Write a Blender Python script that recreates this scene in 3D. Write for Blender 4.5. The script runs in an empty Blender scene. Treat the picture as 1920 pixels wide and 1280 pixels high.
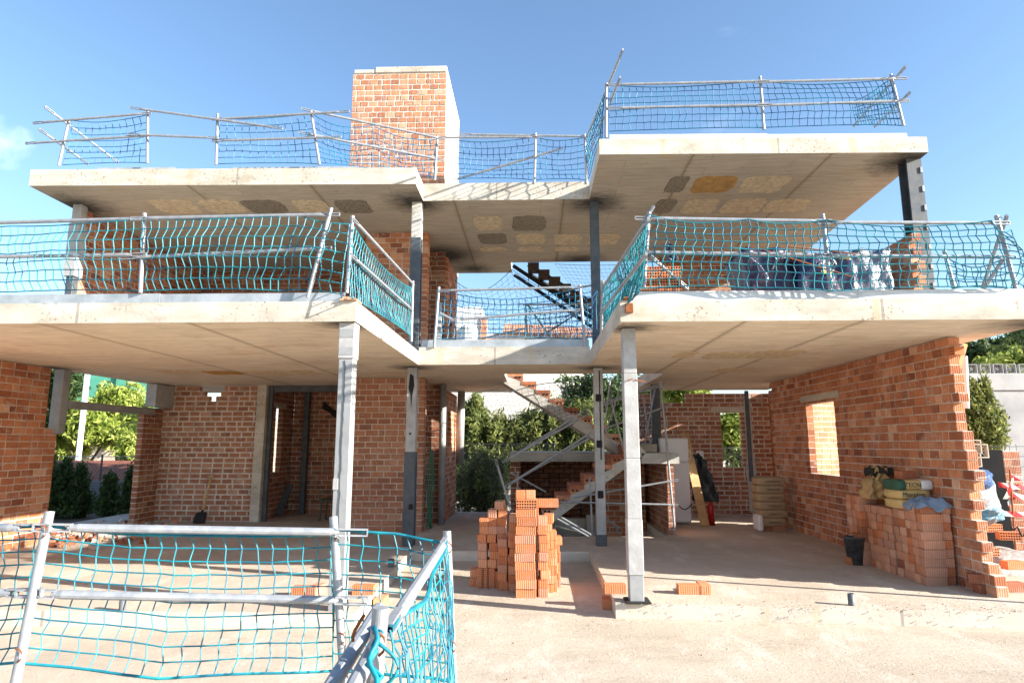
import bpy, math, random
import numpy as np
from mathutils import Vector, Matrix
R = math.radians
random.seed(7); rng = np.random.default_rng(7)
S = bpy.context.scene; COL = S.collection
# ------------------------------------------------------------ camera
F = 1180.; PITCH = math.atan(192/F); YAW = math.atan(40*math.cos(PITCH)/F); EYE = 1.75
cam = bpy.data.cameras.new('camera'); cam.sensor_width = 36; cam.lens = F/1920*36
cam.clip_end = 2000; cam.clip_start = .05
camo = bpy.data.objects.new('camera', cam); COL.objects.link(camo)
camo.location = (0, 0, EYE); camo.rotation_euler = (math.pi/2+PITCH, 0, YAW); S.camera = camo
# ------------------------------------------------------------ light
SD = Vector((2.8, -.86, 1.08)).normalized()           # towards the sun
EL = math.asin(SD.z); AZ = math.atan2(SD.x, SD.y)
w = bpy.data.worlds.new('World'); S.world = w; w.use_nodes = True
nt = w.node_tree; bg = nt.nodes['Background']
sky = nt.nodes.new('ShaderNodeTexSky'); sky.sky_type = 'NISHITA'; sky.sun_disc = False
sky.sun_elevation = EL; sky.sun_rotation = AZ; sky.air_density = 1.15; sky.dust_density = .6; sky.ozone_density = 3.4
tc = nt.nodes.new('ShaderNodeTexCoord'); mp = nt.nodes.new('ShaderNodeMapping'); mp.inputs['Scale'].default_value = (1.3, 1.3, 4.2)
mp.inputs['Rotation'].default_value = (0, R(18), 0)
cn = nt.nodes.new('ShaderNodeTexNoise'); cn.inputs['Scale'].default_value = 2.1; cn.inputs['Detail'].default_value = 9; cn.inputs['Roughness'].default_value = .62
cr = nt.nodes.new('ShaderNodeValToRGB'); cr.color_ramp.elements[0].position = .64; cr.color_ramp.elements[1].position = .95
cr.color_ramp.elements[1].color = (.22, .22, .22, 1)
mx = nt.nodes.new('ShaderNodeMix'); mx.data_type = 'RGBA'; mx.inputs['B'].default_value = (7.5, 8.0, 8.6, 1)
nt.links.new(tc.outputs['Generated'], mp.inputs['Vector']); nt.links.new(mp.outputs['Vector'], cn.inputs['Vector'])
nt.links.new(cn.outputs['Fac'], cr.inputs['Fac']); nt.links.new(cr.outputs['Color'], mx.inputs['Factor'])
cd_ = Vector((-.7547, .6119, .2369))
dp = nt.nodes.new('ShaderNodeVectorMath'); dp.operation = 'DOT_PRODUCT'; nrmz = nt.nodes.new('ShaderNodeVectorMath'); nrmz.operation = 'NORMALIZE'; nt.links.new(tc.outputs['Generated'], nrmz.inputs[0]); nt.links.new(nrmz.outputs[0], dp.inputs[0]); CLOUD = dp
c2 = nt.nodes.new('ShaderNodeMapRange'); c2.inputs['From Min'].default_value = .9990; c2.inputs['From Max'].default_value = 1.0003; nt.links.new(dp.outputs['Value'], c2.inputs['Value'])
n2 = nt.nodes.new('ShaderNodeTexNoise'); n2.inputs['Scale'].default_value = 34; n2.inputs['Detail'].default_value = 8; nt.links.new(nrmz.outputs[0], n2.inputs['Vector'])
m2 = nt.nodes.new('ShaderNodeMath'); m2.operation = 'MULTIPLY'; nt.links.new(c2.outputs[0], m2.inputs[0]); nt.links.new(n2.outputs['Fac'], m2.inputs[1])
m3 = nt.nodes.new('ShaderNodeMath'); m3.operation = 'ADD'; m3.use_clamp = True; m4 = nt.nodes.new('ShaderNodeMapRange'); m4.inputs['From Min'].default_value = .22; m4.inputs['From Max'].default_value = .75; m4.inputs['To Max'].default_value = .55; nt.links.new(m2.outputs[0], m4.inputs['Value']); nt.links.new(m4.outputs[0], m3.inputs[0]); nt.links.new(cr.outputs['Color'], m3.inputs[1]); nt.links.new(m3.outputs[0], mx.inputs['Factor'])
nt.links.new(sky.outputs['Color'], mx.inputs['A']); nt.links.new(mx.outputs['Result'], bg.inputs['Color'])
bg.inputs['Strength'].default_value = .09
sl = bpy.data.lights.new('sun', 'SUN'); sl.energy = 5.0; sl.angle = R(.5); sl.color = (1, .93, .82)
so = bpy.data.objects.new('sun', sl); COL.objects.link(so); so.rotation_euler = SD.to_track_quat('Z', 'Y').to_euler(); so.location = (20, -6, 12)
S.view_settings.view_transform = 'Standard'; S.view_settings.look = 'None'; S.view_settings.exposure = 1.78; S.view_settings.gamma = 1
S.cycles.max_bounces = 8; S.cycles.diffuse_bounces = 5
# ------------------------------------------------------------ pixel -> world point on a real plane (measuring aid)
fw = np.array([-math.sin(YAW)*math.cos(PITCH), math.cos(YAW)*math.cos(PITCH), math.sin(PITCH)])
rt = np.array([math.cos(YAW), math.sin(YAW), 0]); up = np.cross(rt, fw)
q_ = fw+rt*(8-960)/F-up*(268-640)/F; CLOUD.inputs[1].default_value = tuple(q_/np.linalg.norm(q_))     # where the one small cloud stands
def W(x, y, Y=None, X=None, Z=None):
    d = fw+rt*(x-960)/F-up*(y-640)/F
    t = (X/d[0]) if X is not None else (Y/d[1]) if Y is not None else (Z-EYE)/d[2]
    return (d[0]*t, d[1]*t, EYE+d[2]*t)
# ------------------------------------------------------------ object helpers
def tag(o, label=None, cat=None, group=None, kind=None):
    for k, v in (('label', label), ('category', cat), ('group', group), ('kind', kind)):
        if v: o[k] = v
    return o
def thing(name, label, cat, loc=(0, 0, 0), group=None):
    o = bpy.data.objects.new(name, None); COL.objects.link(o); o.location = loc; o.empty_display_size = .2
    return tag(o, label, cat, group)
def up_mesh(name, verts, faces, mats, midx=None, rnd=None, parent=None, smooth=False, loc=None):
    me = bpy.data.meshes.new(name)
    me.from_pydata([tuple(v) for v in verts], [], [tuple(f) for f in faces])
    for m in (mats if isinstance(mats, (list, tuple)) else [mats]): me.materials.append(m)
    n = len(me.polygons)
    if midx is not None: me.polygons.foreach_set('material_index', np.array(midx, dtype=np.int32))
    if smooth: me.polygons.foreach_set('use_smooth', np.ones(n, dtype=bool))
    if rnd is not None:
        a = me.attributes.new('rnd', 'FLOAT', 'FACE'); a.data.foreach_set('value', np.array(rnd, dtype=np.float32))
    # box-projected UV in metres
    uv = me.uv_layers.new(name='uv')
    nv = len(me.vertices); co = np.empty(nv*3); me.vertices.foreach_get('co', co); co = co.reshape(-1, 3)
    nl = len(me.loops); vi = np.empty(nl, dtype=np.int32); me.loops.foreach_get('vertex_index', vi)
    nm = np.empty(n*3); me.polygons.foreach_get('normal', nm); nm = np.abs(nm.reshape(-1, 3))
    lt = np.empty(n, dtype=np.int32); me.polygons.foreach_get('loop_total', lt)
    ax = np.repeat(nm.argmax(1), lt); c = co[vi]
    u = np.where(ax == 0, c[:, 1], c[:, 0]); v = np.where(ax == 2, c[:, 1], c[:, 2])
    uv.data.foreach_set('uv', np.stack([u, v], 1).astype(np.float32).ravel())
    me.update()
    o = bpy.data.objects.new(name, me); COL.objects.link(o)
    if parent: 
        o.parent = parent; o.matrix_parent_inverse = Matrix.Identity(4)
        if loc is None: 
            p = Vector(parent.location)
            if parent.parent: p = p+Vector(parent.parent.location)
            o.location = -p
    if loc is not None: o.location = loc
    return o
BF = [(0, 3, 2, 1), (4, 5, 6, 7), (0, 1, 5, 4), (1, 2, 6, 5), (2, 3, 7, 6), (3, 0, 4, 7)]
class MB:
    def __init__(s): s.v = []; s.f = []; s.m = []; s.r = []
    def raw(s, v, f, m=0, r=None):
        b = len(s.v); s.v += [tuple(p) for p in v]; s.f += [tuple(i+b for i in q) for q in f]; s.m += [m]*len(f)
        s.r += [random.random() if r is None else r]*len(f); return s
    def box(s, x0, x1, y0, y1, z0, z1, m=0, r=None, M=None, off=None):
        v = [(x0, y0, z0), (x1, y0, z0), (x1, y1, z0), (x0, y1, z0), (x0, y0, z1), (x1, y0, z1), (x1, y1, z1), (x0, y1, z1)]
        if M is not None: v = [tuple(M @ Vector(p)) for p in v]
        return s.raw(v, BF, m, random.random() if r is None else r)
    def bevbox(s, x0, x1, y0, y1, z0, z1, b=.004, m=0, r=None, M=None):
        # chamfered box
        v = []; f = []
        X = (x0, x1); Y = (y0, y1); Z = (z0, z1); sg = (1, -1)
        idx = {}
        for i in (0, 1):
            for j in (0, 1):
                for k in (0, 1):
                    for a in range(3):
                        p = [X[i]+sg[i]*b, Y[j]+sg[j]*b, Z[k]+sg[k]*b]; p[a] = (X, Y, Z)[a][(i, j, k)[a]]
                        idx[i, j, k, a] = len(v); v.append(p)
        for a in range(3):
            o = [q for q in range(3) if q != a]
            for e in (0, 1):
                loop = []
                for (p, q) in ((0, 0), (1, 0), (1, 1), (0, 1)):
                    t = [0, 0, 0]; t[a] = e; t[o[0]] = p; t[o[1]] = q; loop.append(idx[t[0], t[1], t[2], a])
                if (e == 0) != (a == 1): loop = loop[::-1]
                f.append(loop)
        for a in range(3):
            o = [q for q in range(3) if q != a]
            for p in (0, 1):
                for q in (0, 1):
                    t0 = [0, 0, 0]; t0[o[0]] = p; t0[o[1]] = q; t1 = list(t0); t0[a] = 0; t1[a] = 1
                    f.append((idx[(*t0, o[0])], idx[(*t1, o[0])], idx[(*t1, o[1])], idx[(*t0, o[1])]))
        for i in (0, 1):
            for j in (0, 1):
                for k in (0, 1): f.append((idx[i, j, k, 0], idx[i, j, k, 1], idx[i, j, k, 2]))
        if M is not None: v = [tuple(M @ Vector(p)) for p in v]
        return s.raw(v, f, m, random.random() if r is None else r)
    def tube(s, pts, r, n=8, m=0, cap=True, rad=None):
        P = np.array(pts, float); k = len(P)
        T = np.gradient(P, axis=0) if k > 2 else np.repeat((P[1:]-P[:1]), 2, 0)
        T /= np.linalg.norm(T, axis=1)[:, None]+1e-12
        ref = np.array([0, 0, 1.]) if abs(T[0][2]) < .8 else np.array([1., 0, 0])
        a = np.arange(n)*2*math.pi/n; v = []
        for i in range(k):
            A = np.cross(T[i], ref); A /= np.linalg.norm(A)+1e-12; B = np.cross(A, T[i]); rr = r if rad is None else rad[i]
            for q in a: v.append(tuple(P[i]+rr*(math.cos(q)*A+math.sin(q)*B)))
        f = [(i*n+j, (i+1)*n+j, (i+1)*n+(j+1) % n, i*n+(j+1) % n) for i in range(k-1) for j in range(n)]
        if cap: f += [tuple(range(n)), tuple(range((k-1)*n, k*n))[::-1]]
        return s.raw(v, f, m)
    def build(s, name, mats, parent=None, smooth=False, loc=None, tags=None):
        o = up_mesh(name, s.v, s.f, mats, s.m, s.r, parent, smooth, loc)
        if tags: tag(o, *tags)
        return o
# ------------------------------------------------------------ materials
class NM:
    def __init__(s, name, rough=.8, metal=0, spec=.4):
        s.mat = bpy.data.materials.new(name); s.mat.use_nodes = True; s.t = s.mat.node_tree
        s.b = s.t.nodes['Principled BSDF']; s.b.inputs['Roughness'].default_value = rough; s.b.inputs['Metallic'].default_value = metal
        s.b.inputs['Specular IOR Level'].default_value = spec
    def n(s, typ, **k):
        nd = s.t.nodes.new('ShaderNode'+typ)
        for a, v in k.items():
            if a in nd.inputs: s.set(nd.inputs[a], v)
            else: setattr(nd, a, v)
        return nd
    def set(s, inp, v):
        if isinstance(v, bpy.types.NodeSocket): s.t.links.new(v, inp)
        else: inp.default_value = v
    def uv(s): return s.n('UVMap', uv_map='uv').outputs[0]
    def obj(s): return s.n('TexCoord').outputs['Object']
    def map(s, vec, scale=(1, 1, 1), loc=(0, 0, 0), rot=(0, 0, 0)):
        return s.n('Mapping', Vector=vec, Scale=scale, Location=loc, Rotation=rot).outputs[0]
    def noise(s, vec, scale, detail=4, rough=.55, dist=0):
        nd = s.n('TexNoise', Scale=scale, Detail=detail, Roughness=rough, Distortion=dist); s.set(nd.inputs['Vector'], vec); return nd.outputs['Fac']
    def ramp(s, fac, *st, interp='LINEAR'):
        nd = s.n('ValToRGB'); s.set(nd.inputs[0], fac); cr = nd.color_ramp; cr.interpolation = interp
        while len(cr.elements) < len(st): cr.elements.new(.5)
        for e, (p, c) in zip(cr.elements, st):
            e.position = p; e.color = (*c, 1) if isinstance(c, tuple) else (c, c, c, 1)
        return nd.outputs[0]
    def mix(s, fac, a, b, mode='MIX'):
        nd = s.n('Mix', data_type='RGBA', blend_type=mode); s.set(nd.inputs['Factor'], fac)
        for k, v in (('A', a), ('B', b)):
            sock = [i for i in nd.inputs if i.name == k and i.type == 'RGBA'][0]
            s.set(sock, (*v, 1) if isinstance(v, tuple) else v)
        return [o for o in nd.outputs if o.type == 'RGBA'][0]
    def math(s, op, a, b=0):
        nd = s.n('Math', operation=op); s.set(nd.inputs[0], a); s.set(nd.inputs[1], b); return nd.outputs[0]
    def bump(s, h, strength=.4, dist=.01):
        nd = s.n('Bump', Strength=strength, Distance=dist); s.set(nd.inputs['Height'], h); s.t.links.new(nd.outputs[0], s.b.inputs['Normal']); return s
    def col(s, c): s.set(s.b.inputs['Base Color'], (*c, 1) if isinstance(c, tuple) else c); return s
def attr(m, name='rnd'): return m.n('Attribute', attribute_name=name).outputs['Fac']

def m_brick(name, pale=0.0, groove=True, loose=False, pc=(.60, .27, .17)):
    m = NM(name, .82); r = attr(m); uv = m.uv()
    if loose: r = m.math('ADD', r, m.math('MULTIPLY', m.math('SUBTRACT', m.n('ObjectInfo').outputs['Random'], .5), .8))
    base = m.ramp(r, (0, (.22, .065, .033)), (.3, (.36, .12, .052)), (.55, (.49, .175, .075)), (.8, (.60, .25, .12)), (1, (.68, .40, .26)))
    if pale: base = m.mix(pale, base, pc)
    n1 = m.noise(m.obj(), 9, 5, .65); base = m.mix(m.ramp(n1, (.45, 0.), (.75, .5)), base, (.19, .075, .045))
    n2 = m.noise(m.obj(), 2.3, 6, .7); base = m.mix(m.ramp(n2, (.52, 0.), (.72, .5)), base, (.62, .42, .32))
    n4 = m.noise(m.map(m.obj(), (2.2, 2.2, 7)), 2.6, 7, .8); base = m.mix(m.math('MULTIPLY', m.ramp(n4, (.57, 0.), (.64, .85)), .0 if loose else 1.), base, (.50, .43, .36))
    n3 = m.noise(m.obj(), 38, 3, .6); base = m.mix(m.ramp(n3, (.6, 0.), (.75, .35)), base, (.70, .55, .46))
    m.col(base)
    if groove:
        wv = m.n('TexWave', wave_type='BANDS', bands_direction='X', Scale=13., Distortion=.6, Detail=1.)
        m.set(wv.inputs['Vector'], uv); h = m.math('ADD', m.math('MULTIPLY', wv.outputs['Fac'], .6), m.math('MULTIPLY', n3, .7))
        gr = m.mix(m.math('MULTIPLY', m.ramp(wv.outputs['Fac'], (.0, 1.), (.35, 0.)), .38), base, (.19, .04, .018)); m.col(gr)
        m.bump(h, .55, .006)
    else: m.bump(n3, .5, .006)
    return m.mat
def m_plain(name, c, rough=.8, metal=0, var=.25, sc=6, bump=.3, bd=.005, c2=None, spec=.4):
    m = NM(name, rough, metal, spec); n = m.noise(m.obj(), sc, 6, .65)
    d = c2 or tuple(x*(1-var) for x in c)
    m.col(m.mix(m.ramp(n, (.35, 0.), (.7, 1.)), c, d))
    if bump: m.bump(m.noise(m.obj(), sc*6, 4, .6), bump, bd)
    return m.mat
def m_mortar():
    m = NM('mortar', .95); n = m.noise(m.obj(), 5, 6, .7)
    m.col(m.ramp(n, (.3, (.34, .27, .22)), (.5, (.55, .48, .41)), (.7, (.70, .64, .57)))); m.bump(m.noise(m.obj(), 40, 5, .7), .8, .01); return m.mat
def m_slabface(name='pale_concrete', c=(.55, .51, .445), c2=(.35, .315, .26), pk=1.25):
    m = NM(name, .9); o = m.obj()
    n = m.noise(m.map(o, (1, 1, 3)), 1.6, 8, .65); b = m.mix(m.ramp(n, (.38, 0.), (.68, 1.)), c, c2)
    p = m.noise(m.map(o, (1, 1, 1.2)), 24, 3, .6); msk = m.noise(o, 1.9, 3, .5)
    pits = m.math('MULTIPLY', m.ramp(p, (.60, 0.), (.64, 1.)), m.ramp(msk, (.46, 0.), (.58, 1.)))
    b = m.mix(m.math('MULTIPLY', pits, .62*pk), b, (.20, .15, .10))
    st = m.noise(m.map(o, (2.2, 2.2, .35)), 2.0, 3, .5); b = m.mix(m.math('MULTIPLY', m.ramp(st, (.60, 0.), (.72, 1.)), .5), b, (.50, .33, .17))
    wv = m.n('TexWave', wave_type='BANDS', bands_direction='X', Scale=.075, Distortion=.05); m.set(wv.inputs['Vector'], m.map(o, loc=(.6, 0, 0)))
    jn = m.math('LESS_THAN', wv.outputs['Fac'], .00012); b = m.mix(m.math('MULTIPLY', jn, .55), b, (.16, .14, .12))
    m.col(b); m.bump(m.math('SUBTRACT', m.noise(o, 25, 5, .6), m.math('MULTIPLY', pits, 2)), .4, .006); return m.mat
def m_soffit(name, c, burns, seamx, off=0):
    m = NM(name, .88); o = m.obj()
    g = m.noise(m.map(o, (.9, 11, 1)), 2.4, 7, .65); g2 = m.noise(m.map(o, (3, 60, 1)), 1.6, 3, .6); big = m.noise(o, .55, 5, .6)
    b = m.mix(m.ramp(g, (.36, 0.), (.66, 1.)), tuple(x*1.12 for x in c), tuple(x*.80 for x in c))
    b = m.mix(m.math('MULTIPLY', m.ramp(g2, (.5, 0.), (.70, 1.)), .3), b, tuple(x*.45 for x in c))
    b = m.mix(m.math('MULTIPLY', m.ramp(big, (.44, 0.), (.66, 1.)), .42), b, (c[0]*.6, c[1]*.58, c[2]*.6))
    # plank joints
    br = m.n('TexBrick', offset=.5, Scale=1., **{'Mortar Size': .006, 'Mortar Smooth': .2, 'Brick Width': 2.5, 'Row Height': .27}); m.set(br.inputs['Vector'], m.map(o, loc=(off, .05, 0)))
    b = m.mix(m.math('MULTIPLY', br.outputs['Fac'], .42), b, tuple(x*.32 for x in c))
    spt = m.noise(m.map(o, (.8, 1.8, 1)), 3.8, 8, .8); b = m.mix(m.math('MULTIPLY', m.ramp(spt, (.60, 0.), (.67, 1.)), .62), b, tuple(x*.25 for x in c))
    rs = m.noise(m.map(o, (1, 2, 1)), 1.1, 6, .7); b = m.mix(m.math('MULTIPLY', m.ramp(rs, (.54, 0.), (.68, 1.)), .5), b, (.50, .34, .17))
    sx = m.n('SeparateXYZ'); m.set(sx.inputs[0], o)
    wob = m.math('MULTIPLY', m.math('SUBTRACT', m.noise(m.map(o, (1, 2.5, 1)), 4, 5, .8), .5), .16)
    for x in seamx:
        d = m.math('ABSOLUTE', m.math('SUBTRACT', sx.outputs[0], m.math('ADD', wob, x)))
        b = m.mix(m.math('MULTIPLY', m.ramp(d, (.0, 1.), (.075, 0.)), .4), b, (.28, .19, .09))
        d0 = m.math('ABSOLUTE', m.math('SUBTRACT', sx.outputs[0], x))
        b = m.mix(m.math('MULTIPLY', m.ramp(d0, (.010, 1.), (.016, 0.)), .6), b, tuple(q*.3 for q in c))
    nz = m.math('MULTIPLY', m.noise(m.map(o, (1.2, 3, 1)), 4, 6, .75), .8)
    for (x, y, z, rr) in burns:
        vm = m.n('VectorMath', operation='DISTANCE'); m.set(vm.inputs[0], o); vm.inputs[1].default_value = (x, y, z)
        b = m.mix(m.ramp(m.math('ADD', vm.outputs['Value'], m.math('SUBTRACT', nz, .3)), (rr*.30, .92), (rr, 0.)), b, (.022, .02, .018))
    m.col(b); m.bump(m.math('ADD', m.math('MULTIPLY', g2, .6), m.math('MULTIPLY', br.outputs['Fac'], -1.2)), .35, .008); return m.mat
def m_floor(name, c, c2, scuff=True):
    m = NM(name, .95, spec=.2); o = m.obj()
    n = m.noise(m.map(o, (1, 1, .3)), .9, 9, .68); b = m.mix(m.ramp(n, (.35, 0.), (.68, 1.)), c, c2)
    r = m.noise(m.map(o, (.7, 2.5, 1), rot=(0, 0, .5)), 2.3, 8, .75); b = m.mix(m.math('MULTIPLY', m.ramp(r, (.60, 0.), (.74, 1.)), .5), b, (.50, .29, .18))
    s2 = m.noise(m.map(o, (1, 7, 1), rot=(0, 0, .15)), 3.1, 8, .8); b = m.mix(m.math('MULTIPLY', m.ramp(s2, (.60, 0.), (.68, 1.)), .5), b, (.17, .14, .12))
    s3 = m.noise(m.map(o, (6, 1.2, 1), rot=(0, 0, -.75)), 2.6, 8, .82); b = m.mix(m.math('MULTIPLY', m.ramp(s3, (.62, 0.), (.70, 1.)), .35), b, (.22, .18, .15))
    d = m.noise(o, 26, 4, .6); b = m.mix(m.math('MULTIPLY', m.ramp(d, (.70, 0.), (.74, 1.)), .6), b, (.20, .15, .12))
    bl2 = m.noise(m.map(o, (.5, 1.3, 1), rot=(0, 0, .8)), 1.3, 9, .75); b = m.mix(m.math('MULTIPLY', m.ramp(bl2, (.52, 0.), (.64, 1.)), .28), b, tuple(x*.66 for x in c2))
    wh = m.noise(m.map(o, (1.4, .6, 1), rot=(0, 0, -.6)), 1.7, 7, .7); b = m.mix(m.math('MULTIPLY', m.ramp(wh, (.52, 0.), (.7, 1.)), .4), b, (.78, .73, .66))
    m.col(b); hh = m.math('ADD', m.math('ADD', m.noise(m.map(o, (1, 5, 1), rot=(0, 0, .35)), 3, 8, .75), m.math('MULTIPLY', m.noise(o, 55, 4, .7), .35)), m.math('MULTIPLY', d, .3))
    m.bump(hh, .8, .03); return m.mat
def m_leaf(name, a, b, c):
    m = NM(name, .62, spec=.3); r = attr(m)
    m.col(m.ramp(r, (0, a), (.55, b), (1, c)))
    m.b.inputs['Subsurface Weight'].default_value = 0
    tr = m.n('BsdfTranslucent'); m.set(tr.inputs[0], m.ramp(r, (0, tuple(x*1.2 for x in b)), (1, tuple(x*1.3 for x in c))))
    ms = m.n('MixShader'); ms.inputs[0].default_value = .3; out = m.t.nodes['Material Output']
    m.t.links.new(m.b.outputs[0], ms.inputs[1]); m.t.links.new(tr.outputs[0], ms.inputs[2]); m.t.links.new(ms.outputs[0], out.inputs[0]); return m.mat
def m_galv():
    m = NM('galvanised_steel', .48, .35, .5); o = m.obj(); n = m.noise(o, 14, 6, .7); n2 = m.noise(o, 3.5, 5, .7)
    b = m.mix(m.ramp(n, (.35, 0.), (.7, 1.)), (.36, .375, .40), (.21, .23, .26)); b = m.mix(m.ramp(n2, (.60, 0.), (.74, .75)), b, (.55, .52, .48))
    n3 = m.noise(o, 8, 5, .75); b = m.mix(m.math('MULTIPLY', m.ramp(n3, (.66, 0.), (.74, 1.)), .7), b, (.24, .13, .07))
    m.col(b); m.bump(n, .15, .003); return m.mat
BR = m_brick('terracotta_brick'); BRD = m_brick('shade_darkened_brick', .55, pc=(.13, .06, .04)); BRP = m_brick('pale_terracotta', .62, loose=True, pc=(.66, .36, .24)); BRF = m_brick('fresh_terracotta', .6, loose=True, pc=(.66, .23, .09)); BRS = m_brick('smooth_terracotta', .6, groove=False, loose=True, pc=(.66, .23, .09)); BRL = m_brick('loose_dark_terracotta', .1, loose=True)  # BRD darkened in colour for the unlit room under the stair
BRG = m_brick('dusty_wall_brick', .5, pc=(.29, .165, .12)); BRK_ = m_brick('shade_toned_brick', .5, pc=(.18, .085, .055)); BRF2 = m_brick('sun_toned_brick', .45, pc=(.60, .24, .12)); BRC = m_brick('weathered_chimney_brick', .25, pc=(.66, .36, .22)); MO = m_mortar(); SF = m_slabface(); SFP = m_slabface('dusty_slab_edge', (.60, .54, .46), (.46, .41, .35), .25); SFG = m_slabface('grey_concrete', (.50, .49, .46), (.36, .35, .33))  # BRK_ has room shade in its colour, BRF2 has sunlight in its colour
GV = m_galv()
FL = m_floor('dusty_concrete_floor', (.55, .47, .385), (.43, .36, .29)); GR = m_floor('dusty_ground', (.53, .455, .37), (.42, .35, .275))
DST = m_plain('painted_dark_steel', (.045, .058, .075), .5, 0, .4, 7, .1, c2=(.10, .105, .11)); BLK = m_plain('soot_and_shade_black', (.016, .015, .015), .85, bump=.2)  # BLK serves real soot and the painted dark of holes and stair room
WRP = m_plain('white_wrap', (.42, .42, .43), .75, 0, .2, 5, .5, c2=(.28, .275, .265)); GRS = m_plain('grey_primer_steel', (.33, .34, .35), .55, .1, .3, 4, .1)
TIN = m_plain('zinc_flashing', (.44, .47, .50), .5, .35, .2, 5, .2, c2=(.27, .31, .34))
TINL = m_plain('bright_zinc_flashing', (.56, .58, .60), .5, .2, .2, 5, .2, c2=(.42, .44, .46))
RUST = m_plain('rusty_iron', (.30, .10, .035), .85, .2, .4, 20, .4)
def m_cord(n, a, b):
    m = NM(n, .55); r = m.noise(m.obj(), 3.0, 3, .6); m.col(m.mix(m.ramp(r, (.4, 0.), (.6, 1.)), a, b)); return m.mat
CORD = m_cord('turquoise_cord', (.004, .11, .16), (.008, .20, .25)); CORDB = m_cord('blue_cord', (.002, .075, .20), (.004, .17, .29)); CORDF = m_cord('bright_blue_cord', (.003, .11, .17), (.005, .21, .26))
CORDD = m_plain('dark_cord', (.05, .07, .08), .8, bump=0)
# ------------------------------------------------------------ ground
def sheet(name, x0, x1, y0, y1, z, mat, step=1.0, hole=None, kind='structure', amp=0, parent=None):
    xs = sorted(set([x0, x1]+([hole[0], hole[1]] if hole else [])+list(np.arange(-12, 12.1, step)))); xs = [x for x in xs if x0 <= x <= x1]
    ys = sorted(set([y0, y1]+([hole[2], hole[3]] if hole else [])+list(np.arange(0, 16.1, step)))); ys = [y for y in ys if y0 <= y <= y1]
    v = []; f = []
    for y in ys:
        for x in xs:
            zz = z
            if amp and y < 6.0 and abs(x) < 11 and y > 0: zz += amp*(math.sin(x*1.9+y*1.3)+math.sin(x*.7-y*2.7))*min(1, (6.0-y)/2.)
            v.append((x, y, zz))
    nx = len(xs)
    for j in range(len(ys)-1):
        for i in range(nx-1):
            if hole and xs[i] >= hole[0]-1e-6 and xs[i+1] <= hole[1]+1e-6 and ys[j] >= hole[2]-1e-6 and ys[j+1] <= hole[3]+1e-6: continue
            f.append((j*nx+i, j*nx+i+1, (j+1)*nx+i+1, (j+1)*nx+i))
    o = up_mesh(name, v, f, mat, parent=parent); 
    if kind: o['kind'] = kind
    return o
PIT = (.42, 2.3, 11.55, 14.2)
sheet('ground', -300, 300, -40, 400, 0, GR, .5, PIT, amp=.012)
# ------------------------------------------------------------ house
H = thing('unfinished_house', 'two storey unfinished house of red brick walls and bare concrete slabs', 'building', (0, 8, 0))
def prism(pts, z0, z1, mats, name, parent, mside=0, mbot=1, mtop=0):
    n = len(pts); v = [(x, y, z0) for x, y in pts]+[(x, y, z1) for x, y in pts]
    a = sum(pts[i][0]*pts[(i+1) % n][1]-pts[(i+1) % n][0]*pts[i][1] for i in range(n))
    if a < 0: v = [(x, y, z0) for x, y in pts[::-1]]+[(x, y, z1) for x, y in pts[::-1]]
    f = [tuple(range(n))[::-1], tuple(range(n, 2*n))]+[(i, (i+1) % n, n+(i+1) % n, n+i) for i in range(n)]
    return up_mesh(name, v, f, mats, [mbot, mtop]+[mside]*n, parent=parent)
# foundation floors
prism([(.83, 6.80), (8.5, 6.30), (8.5, 15.5), (2.32, 15.5), (2.32, 11.5), (.86, 11.5)], 0.001, .15, [SFP, FL], 'floor_slab', H, 0, 0, 1)
prism([(-9.5, 6.32), (-1.72, 6.32), (-1.88, 9.9), (-1.88, 16.5), (-9.5, 16.5)], 0.001, .15, [SFP, FL], 'floor_slab', H, 0, 0, 1)
prism([(-1.88, 9.92), (.86, 9.92), (.86, 11.5), (.42, 11.5), (.42, 15.5), (-1.88, 15.5)], 0.001, .146, [SFP, FL], 'floor_slab', H, 0, 0, 1)
pb = MB(); x0, x1, y0, y1 = PIT
pb.raw([(x0, y0, -1.2), (x1, y0, -1.2), (x1, y1, -1.2), (x0, y1, -1.2), (x0, y0, 0), (x1, y0, 0), (x1, y1, 0), (x0, y1, 0)], [(0, 1, 2, 3), (0, 3, 7, 4), (3, 2, 6, 7), (2, 1, 5, 6), (1, 0, 4, 5)])
pb.build('stair_pit', SFG, H)
Z1, T1, Z2 = 3.0, 3.215, 5.9
off1 = -8
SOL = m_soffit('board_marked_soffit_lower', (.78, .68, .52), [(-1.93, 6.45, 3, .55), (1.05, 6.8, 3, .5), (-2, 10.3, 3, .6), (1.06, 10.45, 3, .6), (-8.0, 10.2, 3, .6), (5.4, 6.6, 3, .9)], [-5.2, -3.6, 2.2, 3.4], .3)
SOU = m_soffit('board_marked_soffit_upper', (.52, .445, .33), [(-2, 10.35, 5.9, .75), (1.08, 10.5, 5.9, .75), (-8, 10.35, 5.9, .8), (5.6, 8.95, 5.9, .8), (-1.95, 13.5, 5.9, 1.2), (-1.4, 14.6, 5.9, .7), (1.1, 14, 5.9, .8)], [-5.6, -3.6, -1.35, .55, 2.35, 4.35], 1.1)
def slab(pts, z0, z1, so_): return prism([(x, y) for x, y in pts], z0, z1, [SF, so_, SFG], 'floor_deck', H, 0, 1, 2)
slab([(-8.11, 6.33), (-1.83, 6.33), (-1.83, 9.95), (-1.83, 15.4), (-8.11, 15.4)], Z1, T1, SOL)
slab([(-1.83, 9.95), (.91, 9.95), (.91, 11.35), (-.52, 11.35), (-.52, 15.4), (-1.83, 15.4)], Z1, 3.285, SOL)
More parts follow.
